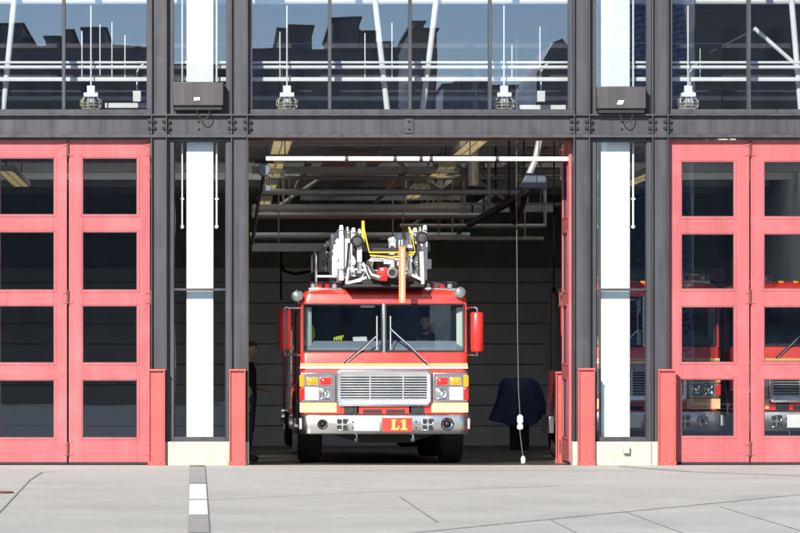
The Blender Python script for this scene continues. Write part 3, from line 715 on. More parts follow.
def make_truck(loc, label, ladder=True, scale_z=1.0, rear=16.2):
    t = thing('fire_truck', loc, label, 'fire truck', local=True)
    W = 1.2
    def P(mb, name, m, par=None, bev=0.0, **k): return mb.build(name, m, par or t, bevel=bev, origin=(0, 0, 0) if False else None, **k)
    red = M['truckred']
    # --- cab body: lower shell in three runs so the wheel arches stay open
    c = MB()
    zwb, zlow = tz(352), tz(414)
    c.loft([rrect(W, 0, .85, .10, zlow), rrect(W, 0, .85, .10, 1.2), rrect(W, 0, .85, .10, zwb-.03), rrect(W-.012, 0, .85, .10, zwb, yoff=.012)])
    c.box(-W, W, .851, 2.1, 1.12, zwb); c.box(-W+.35, W-.35, .852, 2.1, .62, 1.119)
    c.box(-W, W, 2.101, 3.5, .55, zwb)
    cab = P(c, 'cab', red, bev=.012)
    zr0, zr1 = tz(303.5), tz(290)
    r = MB()
    r.loft([rrect(W-.01, .03, 3.5, .12, zr0), rrect(W-.01, .035, 3.5, .12, zr0+.05), rrect(W-.025, .05, 3.5, .14, zr1-.06), rrect(W-.07, .10, 3.45, .18, zr1-.015), rrect(W-.2, .20, 3.3, .2, zr1+.015), rrect(W-.6, .5, 3.0, .2, zr1+.03)])
    P(r, 'roof', red)
    for s in (-1, 1):
        P(box(s*(W-.045), s*W*.997, 1.25, 1.4, zwb, zr0), 'door_pillar', red, bev=.006)
        P(box(s*(W-.045), s*W*.997, 2.35, 3.5, zwb, zr0), 'cab_wall', red, bev=.006)
    P(box(-W+.046, W-.046, 3.42, 3.5, zwb, zr0), 'cab_wall', red, bev=.006)
    for s in (-1, 1):
        MBx = MB(); MBx.tube([(s*(W-.035), .055, zwb-.01), (s*(W-.04), .09, zr0+.01)], .03, 10); P(MBx, 'pillar', red)
        MBx = MB(); MBx.slab([(s*(W-.075), .17, zwb+.05), (s*(W-.15), .24, zwb+.05), (s*(W-.15), .26, zr0-.05), (s*(W-.075), .2, zr0-.05)], .03); P(MBx, 'pillar_trim', M['trim'])
        MBx = MB(); MBx.box(s*(W-.03), s*(W-.022), .2, 1.25, zwb, zr0); MBx.box(s*(W-.03), s*(W-.022), 1.4, 2.35, zwb, zr0); P(MBx, 'side_window', M['g_wind'])
        MBx = MB()
        for y_, z_ in ((.85, 1.05),):
            pts = [(s*(W+.012), 1.475+.66*math.cos(math.pi*k/16), .56+.6*math.sin(math.pi*k/16)) for k in range(17)]
            MBx.tube(pts, .028, 8)
        P(MBx, 'wheel_arch', M['stainless'])
        MBx = MB(); MBx.tube([(s*(W+.03), 1.28, 1.0), (s*(W+.05), 1.28, 1.1), (s*(W+.05), 1.28, 2.1), (s*(W+.03), 1.28, 2.2)], .016, 8); P(MBx, 'grab_rail', M['chrome'])
        MBx = MB(); MBx.box(s*W, s*(W+.012), .12, .8, .6, tz(418)); MBx.box(s*W, s*(W+.006), .1, .84, .75, 1.0); P(MBx, 'side_panel', M['chrome'], bev=.004)
    # --- windshield
    for s in (-1, 1):
        xa, xb = s*.028, s*(W-.05)
        cc = [(xa, .03, zwb), (xb, .045, zwb), (xb, .066, zr0), (xa, .05, zr0)]
        w = MB(); w.slab(cc if s > 0 else [cc[1], cc[0], cc[3], cc[2]], -.008); P(w, 'windshield', M['g_wind'])
        e = MB(); q = [(xa, .02, zwb+.012), (xb, .035, zwb+.012), (xb, .056, zr0-.012), (xa, .04, zr0-.012)]
        for i in range(4): e.tube([q[i], q[(i+1) % 4]], .013, 6)
        P(e, 'windshield_seal', M['black'])
        # wipers
        if s < 0: a0, a1 = (344, 363), (377, 335)
        else: a0, a1 = (427, 364.5), (390, 329)
        wp = MB()
        for o_ in (0, .026):
            if o_: wa = P(wp, 'wiper', M['black']); wp = MB()
            wp.tube([(tx(a0[0])+o_, -.02, tz(a0[1])), (tx((a0[0]+a1[0])/2)+o_, -.035, tz((a0[1]+a1[1])/2)), (tx(a1[0])+o_*.4, .0, tz(a1[1]))], .009, 6)
        P(wp, 'wiper_arm', M['alu'], wa)
        wb_ = MB(); bx = tx(377 if s < 0 else 390.5); wb_.tube([(bx, .005, tz(350)), (bx, .012, tz(316))], .009, 6); P(wb_, 'wiper_blade', M['pipegrey'], wa)
    m_ = MB(); m_.slab([(-.02, .012, zwb-.02), (.02, .012, zwb-.02), (.02, .036, zr0+.02), (-.02, .036, zr0+.02)], -.03); P(m_, 'centre_pillar', M['stainless'], bev=.006)
    # --- cab interior
    d = MB(); d.prism([(0, 0)], 0, 0) if False else None
    d.loft([[(x, y, z) for y, z in ((.14, 1.35), (.14, zwb+.06), (.30, zwb+.16), (.62, zwb+.14), (.70, zwb+.02), (.70, 1.35))] for x in (-W+.06, -.3, .3, W-.06)])
    P(d, 'dashboard', M['dash'], bev=.015)
    d = MB(); d.box(-.33, .33, .66, 1.6, 1.3, 1.78); P(d, 'engine_cover', M['cablin'], bev=.05)
    d = MB(); d.box(-W+.05, W-.05, 2.3, 2.36, 1.3, zr0); P(d, 'rear_lining', M['cablin'])
    d = MB(); d.box(-W+.03, W-.03, .35, 2.3, zr0-.03, zr0-.002); P(d, 'headliner', M['cablin'])
    for sx in (-.72, .68):
        q = MB(); q.box(sx-.26, sx+.26, 1.02, 1.5, 1.36, 1.5); q.box(sx-.25, sx+.25, 1.48, 1.62, 1.5, 2.05); q.box(sx-.15, sx+.15, 1.5, 1.6, 2.07, 2.22); P(q, 'seat', M['seat'], bev=.04, seg=3)
    q = MB(); q.torus((.74, .78, zwb+.17), (0, -.75, .66), .22, .016); q.cyl((.74, .62, zwb+.02), (.74, .78, zwb+.17), .025, None, 8); q.cyl((.54, .78, zwb+.17), (.94, .78, zwb+.17), .012, None, 6); P(q, 'steering_wheel', M['black'])
    q = MB(); q.box(tx(361), tx(375), .115, .14, zr0-.055, zr0-.005); P(q, 'visor_label', M['plate'])
    # --- stripes, grille, lamps
    q = MB(); q.box(tx(300.5), tx(467.5), -.008, .0, tz(365.6), tz(363.3)); P(q, 'gold_stripe', M['gold'])
    q = MB(); q.box(tx(300), tx(468), -.016, .0, tz(368.6), tz(366.2)); P(q, 'chrome_strip', M['alupaint'], bev=.004)
    def fr(x0_, x1_, z0_, z1_, w_, wt, y0_, y1_, ch=.05):
        o_ = [(x0_+ch, z0_), (x1_-ch, z0_), (x1_, z0_+ch), (x1_, z1_-ch), (x1_-ch, z1_), (x0_+ch, z1_), (x0_, z1_-ch), (x0_, z0_+ch)]
        c2 = ch*.5
        i_ = [(x0_+w_+c2, z0_+wt), (x1_-w_-c2, z0_+wt), (x1_-w_, z0_+wt+c2), (x1_-w_, z1_-wt-c2), (x1_-w_-c2, z1_-wt), (x0_+w_+c2, z1_-wt), (x0_+w_, z1_-wt-c2), (x0_+w_, z0_+wt+c2)]
        g_ = MB()
        O0 = [(x, y0_+.02, z) for x, z in o_]; O1 = [(x, y1_, z) for x, z in o_]
        mid = [((x*.65+xx*.35), y0_, (z*.65+zz*.35)) for (x, z), (xx, zz) in zip(o_, i_)]
        I0 = [(x, y0_+.012, z) for x, z in i_]; I1 = [(x, y1_, z) for x, z in i_]
        g_.loft([O1, O0, mid, I0, I1], cap=False)
        return g_
    gr = P(fr(tx(336), tx(431.5), tz(406), tz(369.5), .065, .085, -.075, .0), 'grille', M['alu'])
    q = MB(); q.box(tx(340), tx(427), -.012, -.002, tz(401), tz(374)); P(q, 'grille_backing', M['black'], gr)
    for k in range(10):
        py = 376.2 + k*2.55
        q = MB(); q.tube([(tx(340), -.05, tz(py)), (tx(427.5), -.05, tz(py))], .0135, 8); P(q, 'grille_bar', M['alu'], gr)
    for px in (370, 403):
        q = MB(); q.box(tx(px-.7), tx(px+.7), -.067, -.03, tz(400.5), tz(375)); P(q, 'grille_bar', M['alu'], gr)
    for s in (-1, 1):
        def sx(p): return s*tx(384+(384-p)) if s > 0 else tx(p)
        a_, b_ = sorted((sx(300.5), sx(335.5)))
        bz = MB(); bz.box(a_, b_, -.03, .0, tz(402), tz(372.5)); bez = P(bz, 'lamp_bezel', M['satin'], bev=.012, seg=3)
        def lampb(p0, p1, q0, q1, name, m, dep=.02):
            xx = sorted((sx(p0), sx(p1)))
            rim = fr(xx[0]-.014, xx[1]+.014, tz(q1)-.014, tz(q0)+.014, .014, .014, -.048, -.03, .012); ro = P(rim, 'lamp_rim', M['alu'], bez)
            l_ = MB(); nx, nz = 7, 5; rows_ = []
            for i in range(nz):
                rows_.append([(xx[0]+(xx[1]-xx[0])*k/(nx-1), -.034-dep*(1-((k/(nx-1)-.5)*2)**4)*(1-((i/(nz-1)-.5)*2)**4), tz(q1)+(tz(q0)-tz(q1))*i/(nz-1)) for k in range(nx)])
            l_.loft(rows_, cap=False, closed=False); P(l_, name, m, bez)
        lampb(307.5, 317.5, 378, 384.5, 'turn_signal', M['amber']); lampb(320.5, 331, 378, 384.5, 'warning_light', M['redlens'])
        lampb(306, 317.8, 388, 399, 'headlight', M['headlit' if ladder else 'lensgrey']); lampb(320, 331.5, 389, 398.5, 'headlight', M['lensgrey'])
        for pc in (312, 325.7):
            if pc == 312 and ladder: continue
            l_ = MB(); l_.lathe([(.062, 0), (.058, .010), (.04, .004), (.025, .012), (.003, .018)], (sx(pc), -.052, tz(393.7)), (0, -1, 0), 24); P(l_, 'reflector', M['chrome'], bez)
        for q0, q1, mm in ((375, 387, 'amber'), (388.5, 400, 'redlens')):
            xx = sorted((sx(299.4), sx(304.6))); l_ = MB(); l_.box(xx[0], xx[1], -.042, .06, tz(q1), tz(q0)); P(l_, 'side_marker', M[mm], bez, bev=.012)
        xx = sorted((sx(299.8), sx(336.5))); l_ = MB(); l_.box(xx[0], xx[1], -.007, 0, tz(412.3), tz(402.6)); P(l_, 'reflective_band', M['yellowband'])
        xx = sorted((sx(344), sx(357))); l_ = MB(); l_.box(xx[0], xx[1], -.02, -.001, tz(414), tz(406.6)); ho = P(l_, 'horn_recess', M['black'])
        l_ = MB(); l_.lathe([(.045, 0), (.04, .01), (.02, .02), (.012, .03)], ((xx[0]+xx[1])/2, -.036, tz(410)), (0, 1, 0), 16); P(l_, 'horn', M['chassis'], ho)
        xx = sorted((sx(363), sx(382))); l_ = MB(); l_.box(xx[0], xx[1], -.008, -.001, tz(413), tz(409.5)); P(l_, 'air_slot', M['black'])
    # --- bumper
    bz0, bz1 = tz(434), tz(414.6); BW = tx(468.5)
    b = MB(); b.loft([rrect(BW-.012, -.30, .02, .14, bz0), rrect(BW, -.312, .02, .15, bz0+.02), rrect(BW, -.312, .02, .15, bz1-.02), rrect(BW-.012, -.30, .02, .14, bz1)])
    bp = P(b, 'bumper', M['stainless'], bev=.006)
    yf = -.312
    def bpx(p): return tx(p)
    for px, rad in ((322, .075), (446, .095)):
        l_ = MB(); l_.lathe([(rad, 0), (rad, .02), (rad*.8, .035), (rad*.55, .02), (rad*.5, .0)], (bpx(px), yf-.001, tz(423.8)), (0, -1, 0), 28); si = P(l_, 'siren', M['chrome'], bp)
        l_ = MB(); l_.lathe([(rad*.42, 0), (rad*.36, .03), (.004, .045)], (bpx(px), yf, tz(423.8)), (0, -1, 0), 16); P(l_, 'siren_core', M['black'], bp)
    for px in (341.7, 426.7):
        l_ = fr(bpx(px)-.085, bpx(px)+.085, tz(430.3), tz(418), .016, .016, yf-.02, yf, .01); P(l_, 'speaker', M['chrome'], bp)
        l_ = MB(); l_.box(bpx(px)-.07, bpx(px)+.07, yf-.004, yf-.001, tz(429.3), tz(419)); P(l_, 'speaker_grille', M['black'], bp)
        l_ = MB(); l_.box(bpx(px)-.008, bpx(px)+.008, yf-.014, yf-.0045, tz(429.2), tz(419.1)); l_.box(bpx(px)-.069, bpx(px)-.009, yf-.013, yf-.0045, tz(424.8), tz(423.6)); l_.box(bpx(px)+.009, bpx(px)+.069, yf-.013, yf-.0045, tz(424.8), tz(423.6))
        l_.lathe([(.03, 0), (.02, .012)], (bpx(px), yf-.014, tz(424.2)), (0, -1, 0), 12); P(l_, 'speaker_cross', M['alu'], bp)
    l_ = MB(); l_.box(bpx(353), bpx(378.5), yf-.012, yf-.001, tz(430.4), tz(417.8)); P(l_, 'plate', M['plate'], bp, bev=.004)
    l_ = MB(); l_.box(bpx(381), bpx(411), yf-.012, yf-.001, tz(431.4), tz(417.6)); rp = P(l_, 'plate', M['platered'], bp, bev=.004)
    if ladder:
        # the characters L 1 in slab serif
        h0, h1 = tz(429.4), tz(419.2); H = h1-h0; yl = yf-.0165
        q = MB(); x = bpx(390.2)
        q.box(x+.012, x+.055, yl, yl+.004, h0+.02, h1-.018); q.box(x, x+.07, yl, yl+.004, h1-.0179, h1); q.prism([(x, h0), (x+.105, h0), (x+.115, h0+.058), (x+.098, h0+.058), (x+.085, h0+.0199), (x, h0+.0199)], yl, yl+.004)
        P(q, 'lettering', M['letter'], bp)
        q = MB(); x = bpx(399.8)
        q.box(x+.025, x+.065, yl, yl+.004, h0+.02, h1); q.box(x, x+.09, yl, yl+.004, h0, h0+.0199); q.prism([(x, h1-.035), (x+.0249, h1-.03), (x+.0249, h1), (x+.018, h1-.008), (x, h1-.02)], yl, yl+.004)
        P(q, 'lettering', M['letter'], bp)
    for px in (353.5, 413.5):
        l_ = MB(); l_.tube([(bpx(px+2.6), yf-.012, tz(421)), (bpx(px+2.6), yf-.03, tz(424)), (bpx(px+2.6), yf-.012, tz(428))], .008, 6) if False else None
        l_.box(bpx(px+0), bpx(px+2), yf-.02, yf-.001, tz(428), tz(426)) if False else None
        l_.cyl((bpx(px-1.2 if px < 380 else px+1.5), yf-.012, tz(421.5)), (bpx(px-1.2 if px < 380 else px+1.5), yf, tz(421.5)), .014, None, 8)
        l_.cyl((bpx(px-1.2 if px < 380 else px+1.5), yf-.012, tz(427.5)), (bpx(px-1.2 if px < 380 else px+1.5), yf, tz(427.5)), .014, None, 8)
        P(l_, 'bumper_bolt', M['black'], bp)
    for px in (356, 412):
        l_ = MB(); x = bpx(px); l_.tube([(x, -.26, bz0+.01), (x, -.27, bz0-.05), (x, -.30, bz0-.10), (x-.02, -.33, bz0-.09), (x-.025, -.34, bz0-.05)], .016, 8); P(l_, 'tow_hook', M['chrome'], bp)
    for s in (-1, 1):
        l_ = MB(); l_.box(s*(BW-.045), s*(BW+.008), -.24, -.12, tz(429), tz(418)); P(l_, 'corner_light', M['clearlens'], bp, bev=.012)
    # --- mirrors, spotlights, light bars
    for s in (-1, 1):
        if ladder:
            xc = tx(476.5) if s > 0 else tx(284.5)
            zt_, zb_ = (tz(312), tz(352)) if s > 0 else (tz(309), tz(350))
            q = MB(); q.loft([[(xc+dx_*k_, -.10+dy_*k_ , z_) for dx_, dy_ in ((-.09,-.02),(-.06,-.055),(0,-.07),(.06,-.055),(.09,-.02),(.09,.06),(-.09,.06))] for z_, k_ in ((zb_, .8), (zb_+.03, 1), (zt_-.03, 1), (zt_, .8))])
            mi = P(q, 'mirror', M['mirrorred'], bev=.012)
            q = MB(); q.box(xc-.075, xc+.075, -.04, -.034, zb_+.05, zt_-.05); P(q, 'mirror_glass', M['chrome'], mi)
            q = MB(); xw = s*(W-.01)
            for zz, ze in ((tz(308.5), zt_), (tz(355.5), zb_)):
                q.tube([(xw, .12, zz), (xw+s*.05, -.02, zz+.01), (xc-s*.03, -.09, zz+.01), (xc, -.10, zz), (xc, -.10, ze)], .015, 8)
            P(q, 'mirror_arm', M['chrome'], mi)
            q = MB(); sxp, szp = (tx(460), tz(292.5)) if s > 0 else (tx(297), tz(296))
            q.lathe([(.02, .14), (.06, .10), (.082, .03), (.085, 0), (.078, -.012)], (sxp, -.03, szp), (0, 1, 0), 24); sp = P(q, 'spotlight', M['chrome'])
            q = MB(); q.lathe([(.076, -.012), (.05, -.028), (.003, -.034)], (sxp, -.03, szp), (0, 1, 0), 24); P(q, 'spotlight_lens', M['lensgrey'], sp)
            q = MB(); q.tube([(sxp, .03, szp-.06), (sxp-s*.03, .1, szp-.12), (s*(W-.06), .16, zr0+.06)], .018, 8); P(q, 'spotlight_arm', M['chrome'], sp)
        x0_, x1_ = sorted((s*tx(384+41), s*tx(384+75)))
        q = MB(); q.box(x0_, x1_, .22, .55, zr1-.03, zr1+.035); lb = P(q, 'light_bar', M['stainless'], bev=.008)
        q = MB(); q.box(x0_+.01, x1_-.01, .23, .54, zr1+.036, zr1+.125); P(q, 'light_cover', M['g_lens'], lb, bev=.015)
        for k in range(4):
            xk = x0_+.06+k*.105
            q = MB(); q.lathe([(.036, 0), (.042, .06), (.01, .07)], (xk, .34, zr1+.037), (0, 0, 1), 14); P(q, 'beacon', M['redlens'] if k in (1, 2) else M['clearlens'], lb)
    for k in range(5):
        if ladder: break
        q = MB(); q.box(-.5+k*.23, -.42+k*.23, .17, .24, zr1-.01, zr1+.03); P(q, 'marker_light', M['amber'], bev=.01)
    # --- chassis and wheels
    q = MB(); q.box(-.48, -.36, .0, rear-1, .62, .86); q.box(.36, .48, .0, rear-1, .62, .86)
    q.box(-.55, .55, .95, 2.2, .42, 1.0); q.cyl((-1.0, 1.475, .53), (1.0, 1.475, .53), .08, None, 12)
    q.box(-.9, .9, .25, .4, .5, .62); q.loft([[(x, .55, z) for x, z in ((-.75, .42), (-.3, .30), (.4, .30), (.75, .42), (.7, .5), (-.7, .5))], [(x, .94, z) for x, z in ((-.75, .42), (-.3, .30), (.4, .30), (.75, .42), (.7, .5), (-.7, .5))]])
    if ladder: q.cyl((-1.0, 5.6, .53), (1.0, 5.6, .53), .11, None, 12); q.box(-.95, .95, 3.6, 4.8, .45, .9)
    P(q, 'chassis', M['chassis'])
    def wheel(xc, yc_, w_, sg):
        rr = .53
        q = MB(); q.lathe([(.30, -w_/2), (.40, -w_/2-.01), (rr-.05, -w_/2), (rr-.012, -w_/2+.035), (rr, -w_/2+.06), (rr, w_/2-.06), (rr-.012, w_/2-.035), (rr-.05, w_/2), (.40, w_/2+.01), (.30, w_/2)], (xc, yc_, rr), (1, 0, 0), 48)
        wo = P(q, 'wheel', M['rubber'])
        q = MB()
        for k in range(40):
            a0 = 2*math.pi*k/40
            for dx_ in (-.09, 0, .09):
                if abs(dx_) + .04 > w_/2: continue
                cy_, cz_ = yc_+(rr+.004)*math.cos(a0), rr+(rr+.004)*math.sin(a0)
                q.T = Matrix.Translation((xc+dx_, cy_, cz_)) @ Matrix.Rotation(a0, 4, 'X'); q.box(-.036, .036, -.008, .008, -.03, .03)
        q.T = Matrix.Identity(4); P(q, 'tread', M['rubber'], wo)
        q = MB(); xo = xc + sg*w_/2
        q.lathe([(.305, -.1), (.305, .0), (.28, .005), (.25, -.05), (.12, -.03), (.11, .06), (.04, .08)], (xo, yc_, rr), (sg, 0, 0), 32); P(q, 'rim', M['alu'], wo)
        for k in range(8):
            a0 = 2*math.pi*k/8; q = MB(); q.cyl((xo-sg*.05, yc_+.19*math.cos(a0), rr+.19*math.sin(a0)), (xo-sg*.015, yc_+.19*math.cos(a0), rr+.19*math.sin(a0)), .014, None, 6); P(q, 'wheel_nut', M['chrome'], wo)
    for s in (-1, 1):
        wheel(s*1.03, 1.475, .33, s); wheel(s*.98, 5.6 if ladder else 3.2, .42, s)
        if rear > 9: wheel(s*.98, rear-3.2, .42, s)
    # --- rear body
    q = MB(); y0b = 3.75
    if ladder:
        q.box(-W, W, 6.4, rear-4, .62, 2.05); q.box(-W, W, rear-2.4, rear, .62, 2.05); q.box(-W, W, y0b, 6.39, 1.2, 2.05); q.box(-W+.02, W-.02, rear-4.01, rear-2.39, 1.2, 2.04)
    else: q.box(-W, W, 3.52, rear, .62, 1.75)
    body = P(q, 'rear_body', red, bev=.015)
    for s in (-1, 1):
        yv = 6.5
        while yv + 1.1 < rear-4:
            q = MB()
            for k in range(14): q.box(s*W, s*(W+.012), yv, yv+1.05, .72+k*.09, .80+k*.09)
            P(q, 'roller_shutter', M['stainless'], body); yv += 1.15
        q = MB(); q.box(s*W, s*(W+.008), 3.6, rear, 1.66, 1.72); P(q, 'body_stripe', M['gold'], body)
        if not ladder:
            q = MB(); q.box(s*(W+.001), s*(W+.09), 2.4, rear+.1, .36, .61); P(q, 'running_board', M['stainless'], body, bev=.01)
    if not ladder: return t
    # --- turntable and aerial ladder
    q = MB(); q.lathe([(.85, 2.051), (.85, 2.14), (.7, 2.16), (.68, 2.3)], (0, 4.9, 0), (0, 0, 1), 36); q.box(-.55, -.40, 4.2, 5.6, 2.3, 2.75); q.box(.40, .55, 4.2, 5.6, 2.3, 2.75); P(q, 'turntable', M['alupaint'], bev=.01)
    la = None
    ztop = tz(228); zbot = tz(277)
    secs = [(.60, .30, 12.0, 0.0), (.52, .10, 11.6, .02), (.44, -.08, 11.3, .05), (.36, -.22, 11.0, .09)]
    for i, (hw, yf_, yr_, lift) in enumerate(secs):
        zb_, zt_ = zbot+lift, ztop-(.01 if i else 0)-.02*i
        q = MB()
        for s in (-1, 1):
            x = s*hw
            q.box(x-.03, x+.03, yf_, yr_, zb_-.04, zb_+.05)
            q.tube([(x, yf_, zt_), (x, yr_, zt_)], .03, 8)
            n = int((yr_-yf_)/.42)
            for k in range(n+1):
                y_ = yf_+.02+k*(yr_-yf_-.04)/n
                q.cyl((x, y_, zb_), (x, y_, zt_), .021 if k else .036, None, 7)
                if k < n:
                    y2 = yf_+.02+(k+1)*(yr_-yf_-.04)/n
                    a0, a1 = ((x, y_, zb_+.03), (x, y2, zt_)) if k % 2 == 0 else ((x, y_, zt_), (x, y2, zb_+.03))
                    q.cyl(a0, a1, .015, None, 6)
            q.cyl((x, yf_-.035, zt_-.02), (x, yf_-.02, zt_+.045), .034, .026, 10)
        for y_ in [yf_+.1+.36*k for k in range(int((yr_-yf_)/.36))]:
            q.cyl((-hw, y_, zb_), (hw, y_, zb_), .018, None, 6)
        o_ = P(q, 'ladder', M['alupaint'] if i in (0, 2) else M['alu'], la)
        if la is None: la = o_
    LA = la
    # end plates, pulleys and cylinders at the tips, both sides
    for s in (-1, 1):
        for i, (hw, yf_, yr_, lift) in enumerate(secs):
            q = MB(); x = s*hw; q.box(x-.034, x+.034, yf_-.045, yf_-.037, zbot+.12+lift, ztop-.10-.05*i); P(q, 'end_plate', M['alupaint'], LA, bev=.003)
        q = MB(); x = s*.66; q.box(x-.05, x+.05, .55, .75, tz(268), tz(258)); P(q, 'control_box', M['plate'], LA, bev=.01)
        q = MB(); q.lathe([(.075, -.03), (.085, -.02), (.085, .02), (.075, .03)], (s*.43, -.14, tz(250)), (1, 0, 0), 20); P(q, 'pulley', M['chassis'], LA)
        q = MB(); q.tube([(s*.40, -.16, tz(240)), (s*.44, -.19, tz(252)), (s*.39, -.17, tz(262)), (s*.43, -.15, tz(270))], .02, 7); P(q, 'hydraulic_hose', M['black'], LA)
        q = MB(); q.cyl((s*.53, -.02, tz(276)), (s*.49, -.02, tz(243)), .028, None, 10); P(q, 'hydraulic_ram', M['chrome'], LA)
    rng = random.Random(5)
    for s in (-1, 1):
        for k in range(34):
            y_ = rng.uniform(.45, 7.5); side = -1 if rng.random() < .75 else 1
            hw = .60 if (side == s) else .36
            x = s*hw + side*.045; z_ = rng.uniform(zbot+.02, ztop-.03); q = MB(); kind = rng.random()
            if kind < .4: q.box(x-.03, x+.035, y_, y_+rng.uniform(.05, .2), z_-rng.uniform(.03, .09), z_+rng.uniform(.03, .1))
            elif kind < .75: q.cyl((x, y_, zbot+rng.uniform(0, .2)), (x, y_+rng.uniform(-.03, .03), ztop-rng.uniform(.02, .3)), rng.uniform(.014, .028), None, 8)
            else: q.lathe([(.03, -.03), (.045, -.02), (.045, .02), (.03, .03)], (x, y_, z_), (0, 1, 0), 14)
            P(q, 'fitting', M[rng.choice(['alupaint', 'alupaint', 'white', 'alu', 'chrome', 'black'])], LA, bev=.003)
    for k in range(48):
        s = -1 if k < 22 else 1; y_ = .35 + .16*(k if k < 22 else k-22) + rng.uniform(-.05, .05)
        x = s*(.645+rng.uniform(0, .035)) if k < 22 else .36-rng.uniform(.045, .10)
        z0_ = rng.uniform(zbot-.03, zbot+.35); z1_ = z0_ + rng.uniform(.15, .5); z1_ = min(z1_, ztop-.02)
        q = MB(); w_ = rng.uniform(.018, .04); q.box(x-w_, x+w_, y_, y_+.05, z0_, z1_)
        if rng.random() < .6: q.box(x-w_-.012, x+w_+.012, y_-.012, y_+.06, z1_-.06, z1_-.02)
        P(q, 'fitting', M[rng.choice(['white', 'alupaint', 'white', 'alu'])], LA, bev=.004)
    # yellow frame at the tip
    yt = -.32
    q = MB()
    q.tube([(tx(362.5), yt+.05, tz(223)), (tx(363.5), yt, tz(232)), (tx(368.5), yt, tz(253)), (tx(414), yt, tz(253)), (tx(410.5), yt, tz(233)), (tx(408), yt+.05, tz(228))], .014, 8)
    q.cyl((tx(362.5), yt+.05, tz(243)), (tx(362.5), yt+.05, tz(221.5)), .024, None, 10)
    q.tube([(tx(369), yt-.01, tz(256)), (tx(390), yt-.03, tz(258)), (tx(413), yt-.01, tz(255))], .012, 6)
    P(q, 'tip_frame', M['yellow'], LA)
    q = MB(); q.box(tx(371), tx(411), yt-.02, yt+.1, tz(252), tz(248.5)); P(q, 'tip_step', M['chassis'], LA, bev=.008)
    # spotlights on the tip
    for px, py, rad in ((356.5, 242, .085), (421, 238.5, .085)):
        q = MB(); q.lathe([(.03, .1), (rad, .05), (rad+.004, 0), (rad-.008, -.012)], (tx(px), yt-.02, tz(py)), (-.2, 1, .1), 22); sp = P(q, 'ladder_lamp', M['black'], LA)
        q = MB(); q.lathe([(rad-.01, -.006), (rad*.5, -.02), (.003, -.024)], (tx(px), yt-.02, tz(py)), (-.2, 1, .1), 22); P(q, 'lamp_lens', M['lensdark'], LA)
    # monitor nozzle, red valve, white brackets
    q = MB(); q.lathe([(.05, .35), (.06, .12), (.075, .10), (.08, .0), (.07, -.02), (.05, -.02), (.045, .03)], (tx(391), -.42, tz(273.5)), (0, 1, 0), 24); P(q, 'nozzle', M['stainless'], LA)
    q = MB(); q.lathe([(.003, .04), (.03, .035), (.048, .02)], (tx(391), -.44, tz(273.5)), (0, 1, 0), 20); P(q, 'nozzle_core', M['black'], LA)
    q = MB(); q.lathe([(.07, -.03), (.09, -.02), (.095, .1), (.08, .12)], (tx(382), -.36, tz(274)), (.15, 1, 0), 24); q.cyl((tx(382), -.3, tz(281)), (tx(382), -.3, tz(268)), .06, None, 14); q.box(tx(378.5), tx(386), -.40, -.30, tz(281.5), tz(277)); P(q, 'valve', M['redlens'], LA, bev=.005)
    q = MB(); q.tube([(tx(370), -.1, tz(262)), (tx(368), -.28, tz(268)), (tx(371), -.34, tz(276)), (tx(379), -.36, tz(278))], .05, 12); P(q, 'waterway', M['stainless'], LA)
    q = MB(); q.slab([(tx(368), -.25, tz(262)), (tx(409), -.25, tz(262)), (tx(404), -.1, tz(256)), (tx(373), -.1, tz(256))], .02); q.box(tx(383), tx(393), -.30, -.255, tz(264.5), tz(258)); P(q, 'tip_plate', M['alupaint'], LA, bev=.004)
    for s, pts in ((-1, ((346, 284), (348, 269), (365, 271), (360, 281), (347, 283))), (1, ((422, 285), (420, 252), (421.5, 252), (422.5, 284))), (1, ((406, 273), (421, 280))), (-1, ((346, 284), (366, 278))), (-1, ((362, 263), (370, 279)))):
        q = MB(); q.tube([(tx(a0), -.2, tz(b0)) for a0, b0 in pts], .022, 8); P(q, 'bracket', M['alupaint'], LA)
    q = MB(); q.box(tx(344), tx(424), -.26, .5, tz(287.6), tz(284.4)); P(q, 'cradle', M['chassis'], LA, bev=.01)
    q = MB(); q.box(tx(352), tx(420), -.12, .4, tz(284.3), tz(281)); q.box(tx(362), tx(408), -.2, -.1, tz(284.2), tz(279)); P(q, 'cradle_block', M['black'], LA)
    # hanging orange board
    q = MB(); q.box(tx(397.4), tx(404), -.47, -.44, tz(303.5), tz(246)); ob_ = P(q, 'hanging_board', M['orange'], LA, bev=.003)
    q = MB(); q.box(tx(399.7), tx(401.8), -.474, -.4702, tz(303.2), tz(249)); P(q, 'reflective_stripe', M['palestripe'], LA)
    q = MB(); q.cyl((tx(400.7), -.455, tz(246.5)), (tx(400.7), -.455, tz(241)), .04, .03, 12); q.tube([(tx(400.7), -.45, tz(246)), (tx(400.7), -.3, tz(250))], .02, 6); P(q, 'board_hook', M['chrome'], LA)
    # rails beside the ladder, toolbox, pikes
    for s, xs_ in ((-1, .95),):
        q = MB(); x = s*xs_; q.tube([(x, .9, zr1), (x, .9, tz(253)), (x, 1.4, tz(250)), (x, 3.2, tz(250)), (x, 3.2, zr1)], .018, 8); q.tube([(x, .9, tz(275)), (s*.65, .88, tz(275))], .018, 8); P(q, 'hand_rail', M['alupaint'])
        q = MB(); q.box(s*.72, s*1.05, 5.8, 11, 2.06, 2.5); P(q, 'side_locker', M['stainless'], bev=.01)
        q = MB(); q.box(s*.74, s*.98, 1.6, 3.0, zr1+.01, zr1+.3); P(q, 'roof_locker', M['black'], bev=.02)
    return t

truckA = make_truck((X(384, 1.6), 1.6, -.03), 'red ladder truck with L1 plate nosing out of the open middle bay')
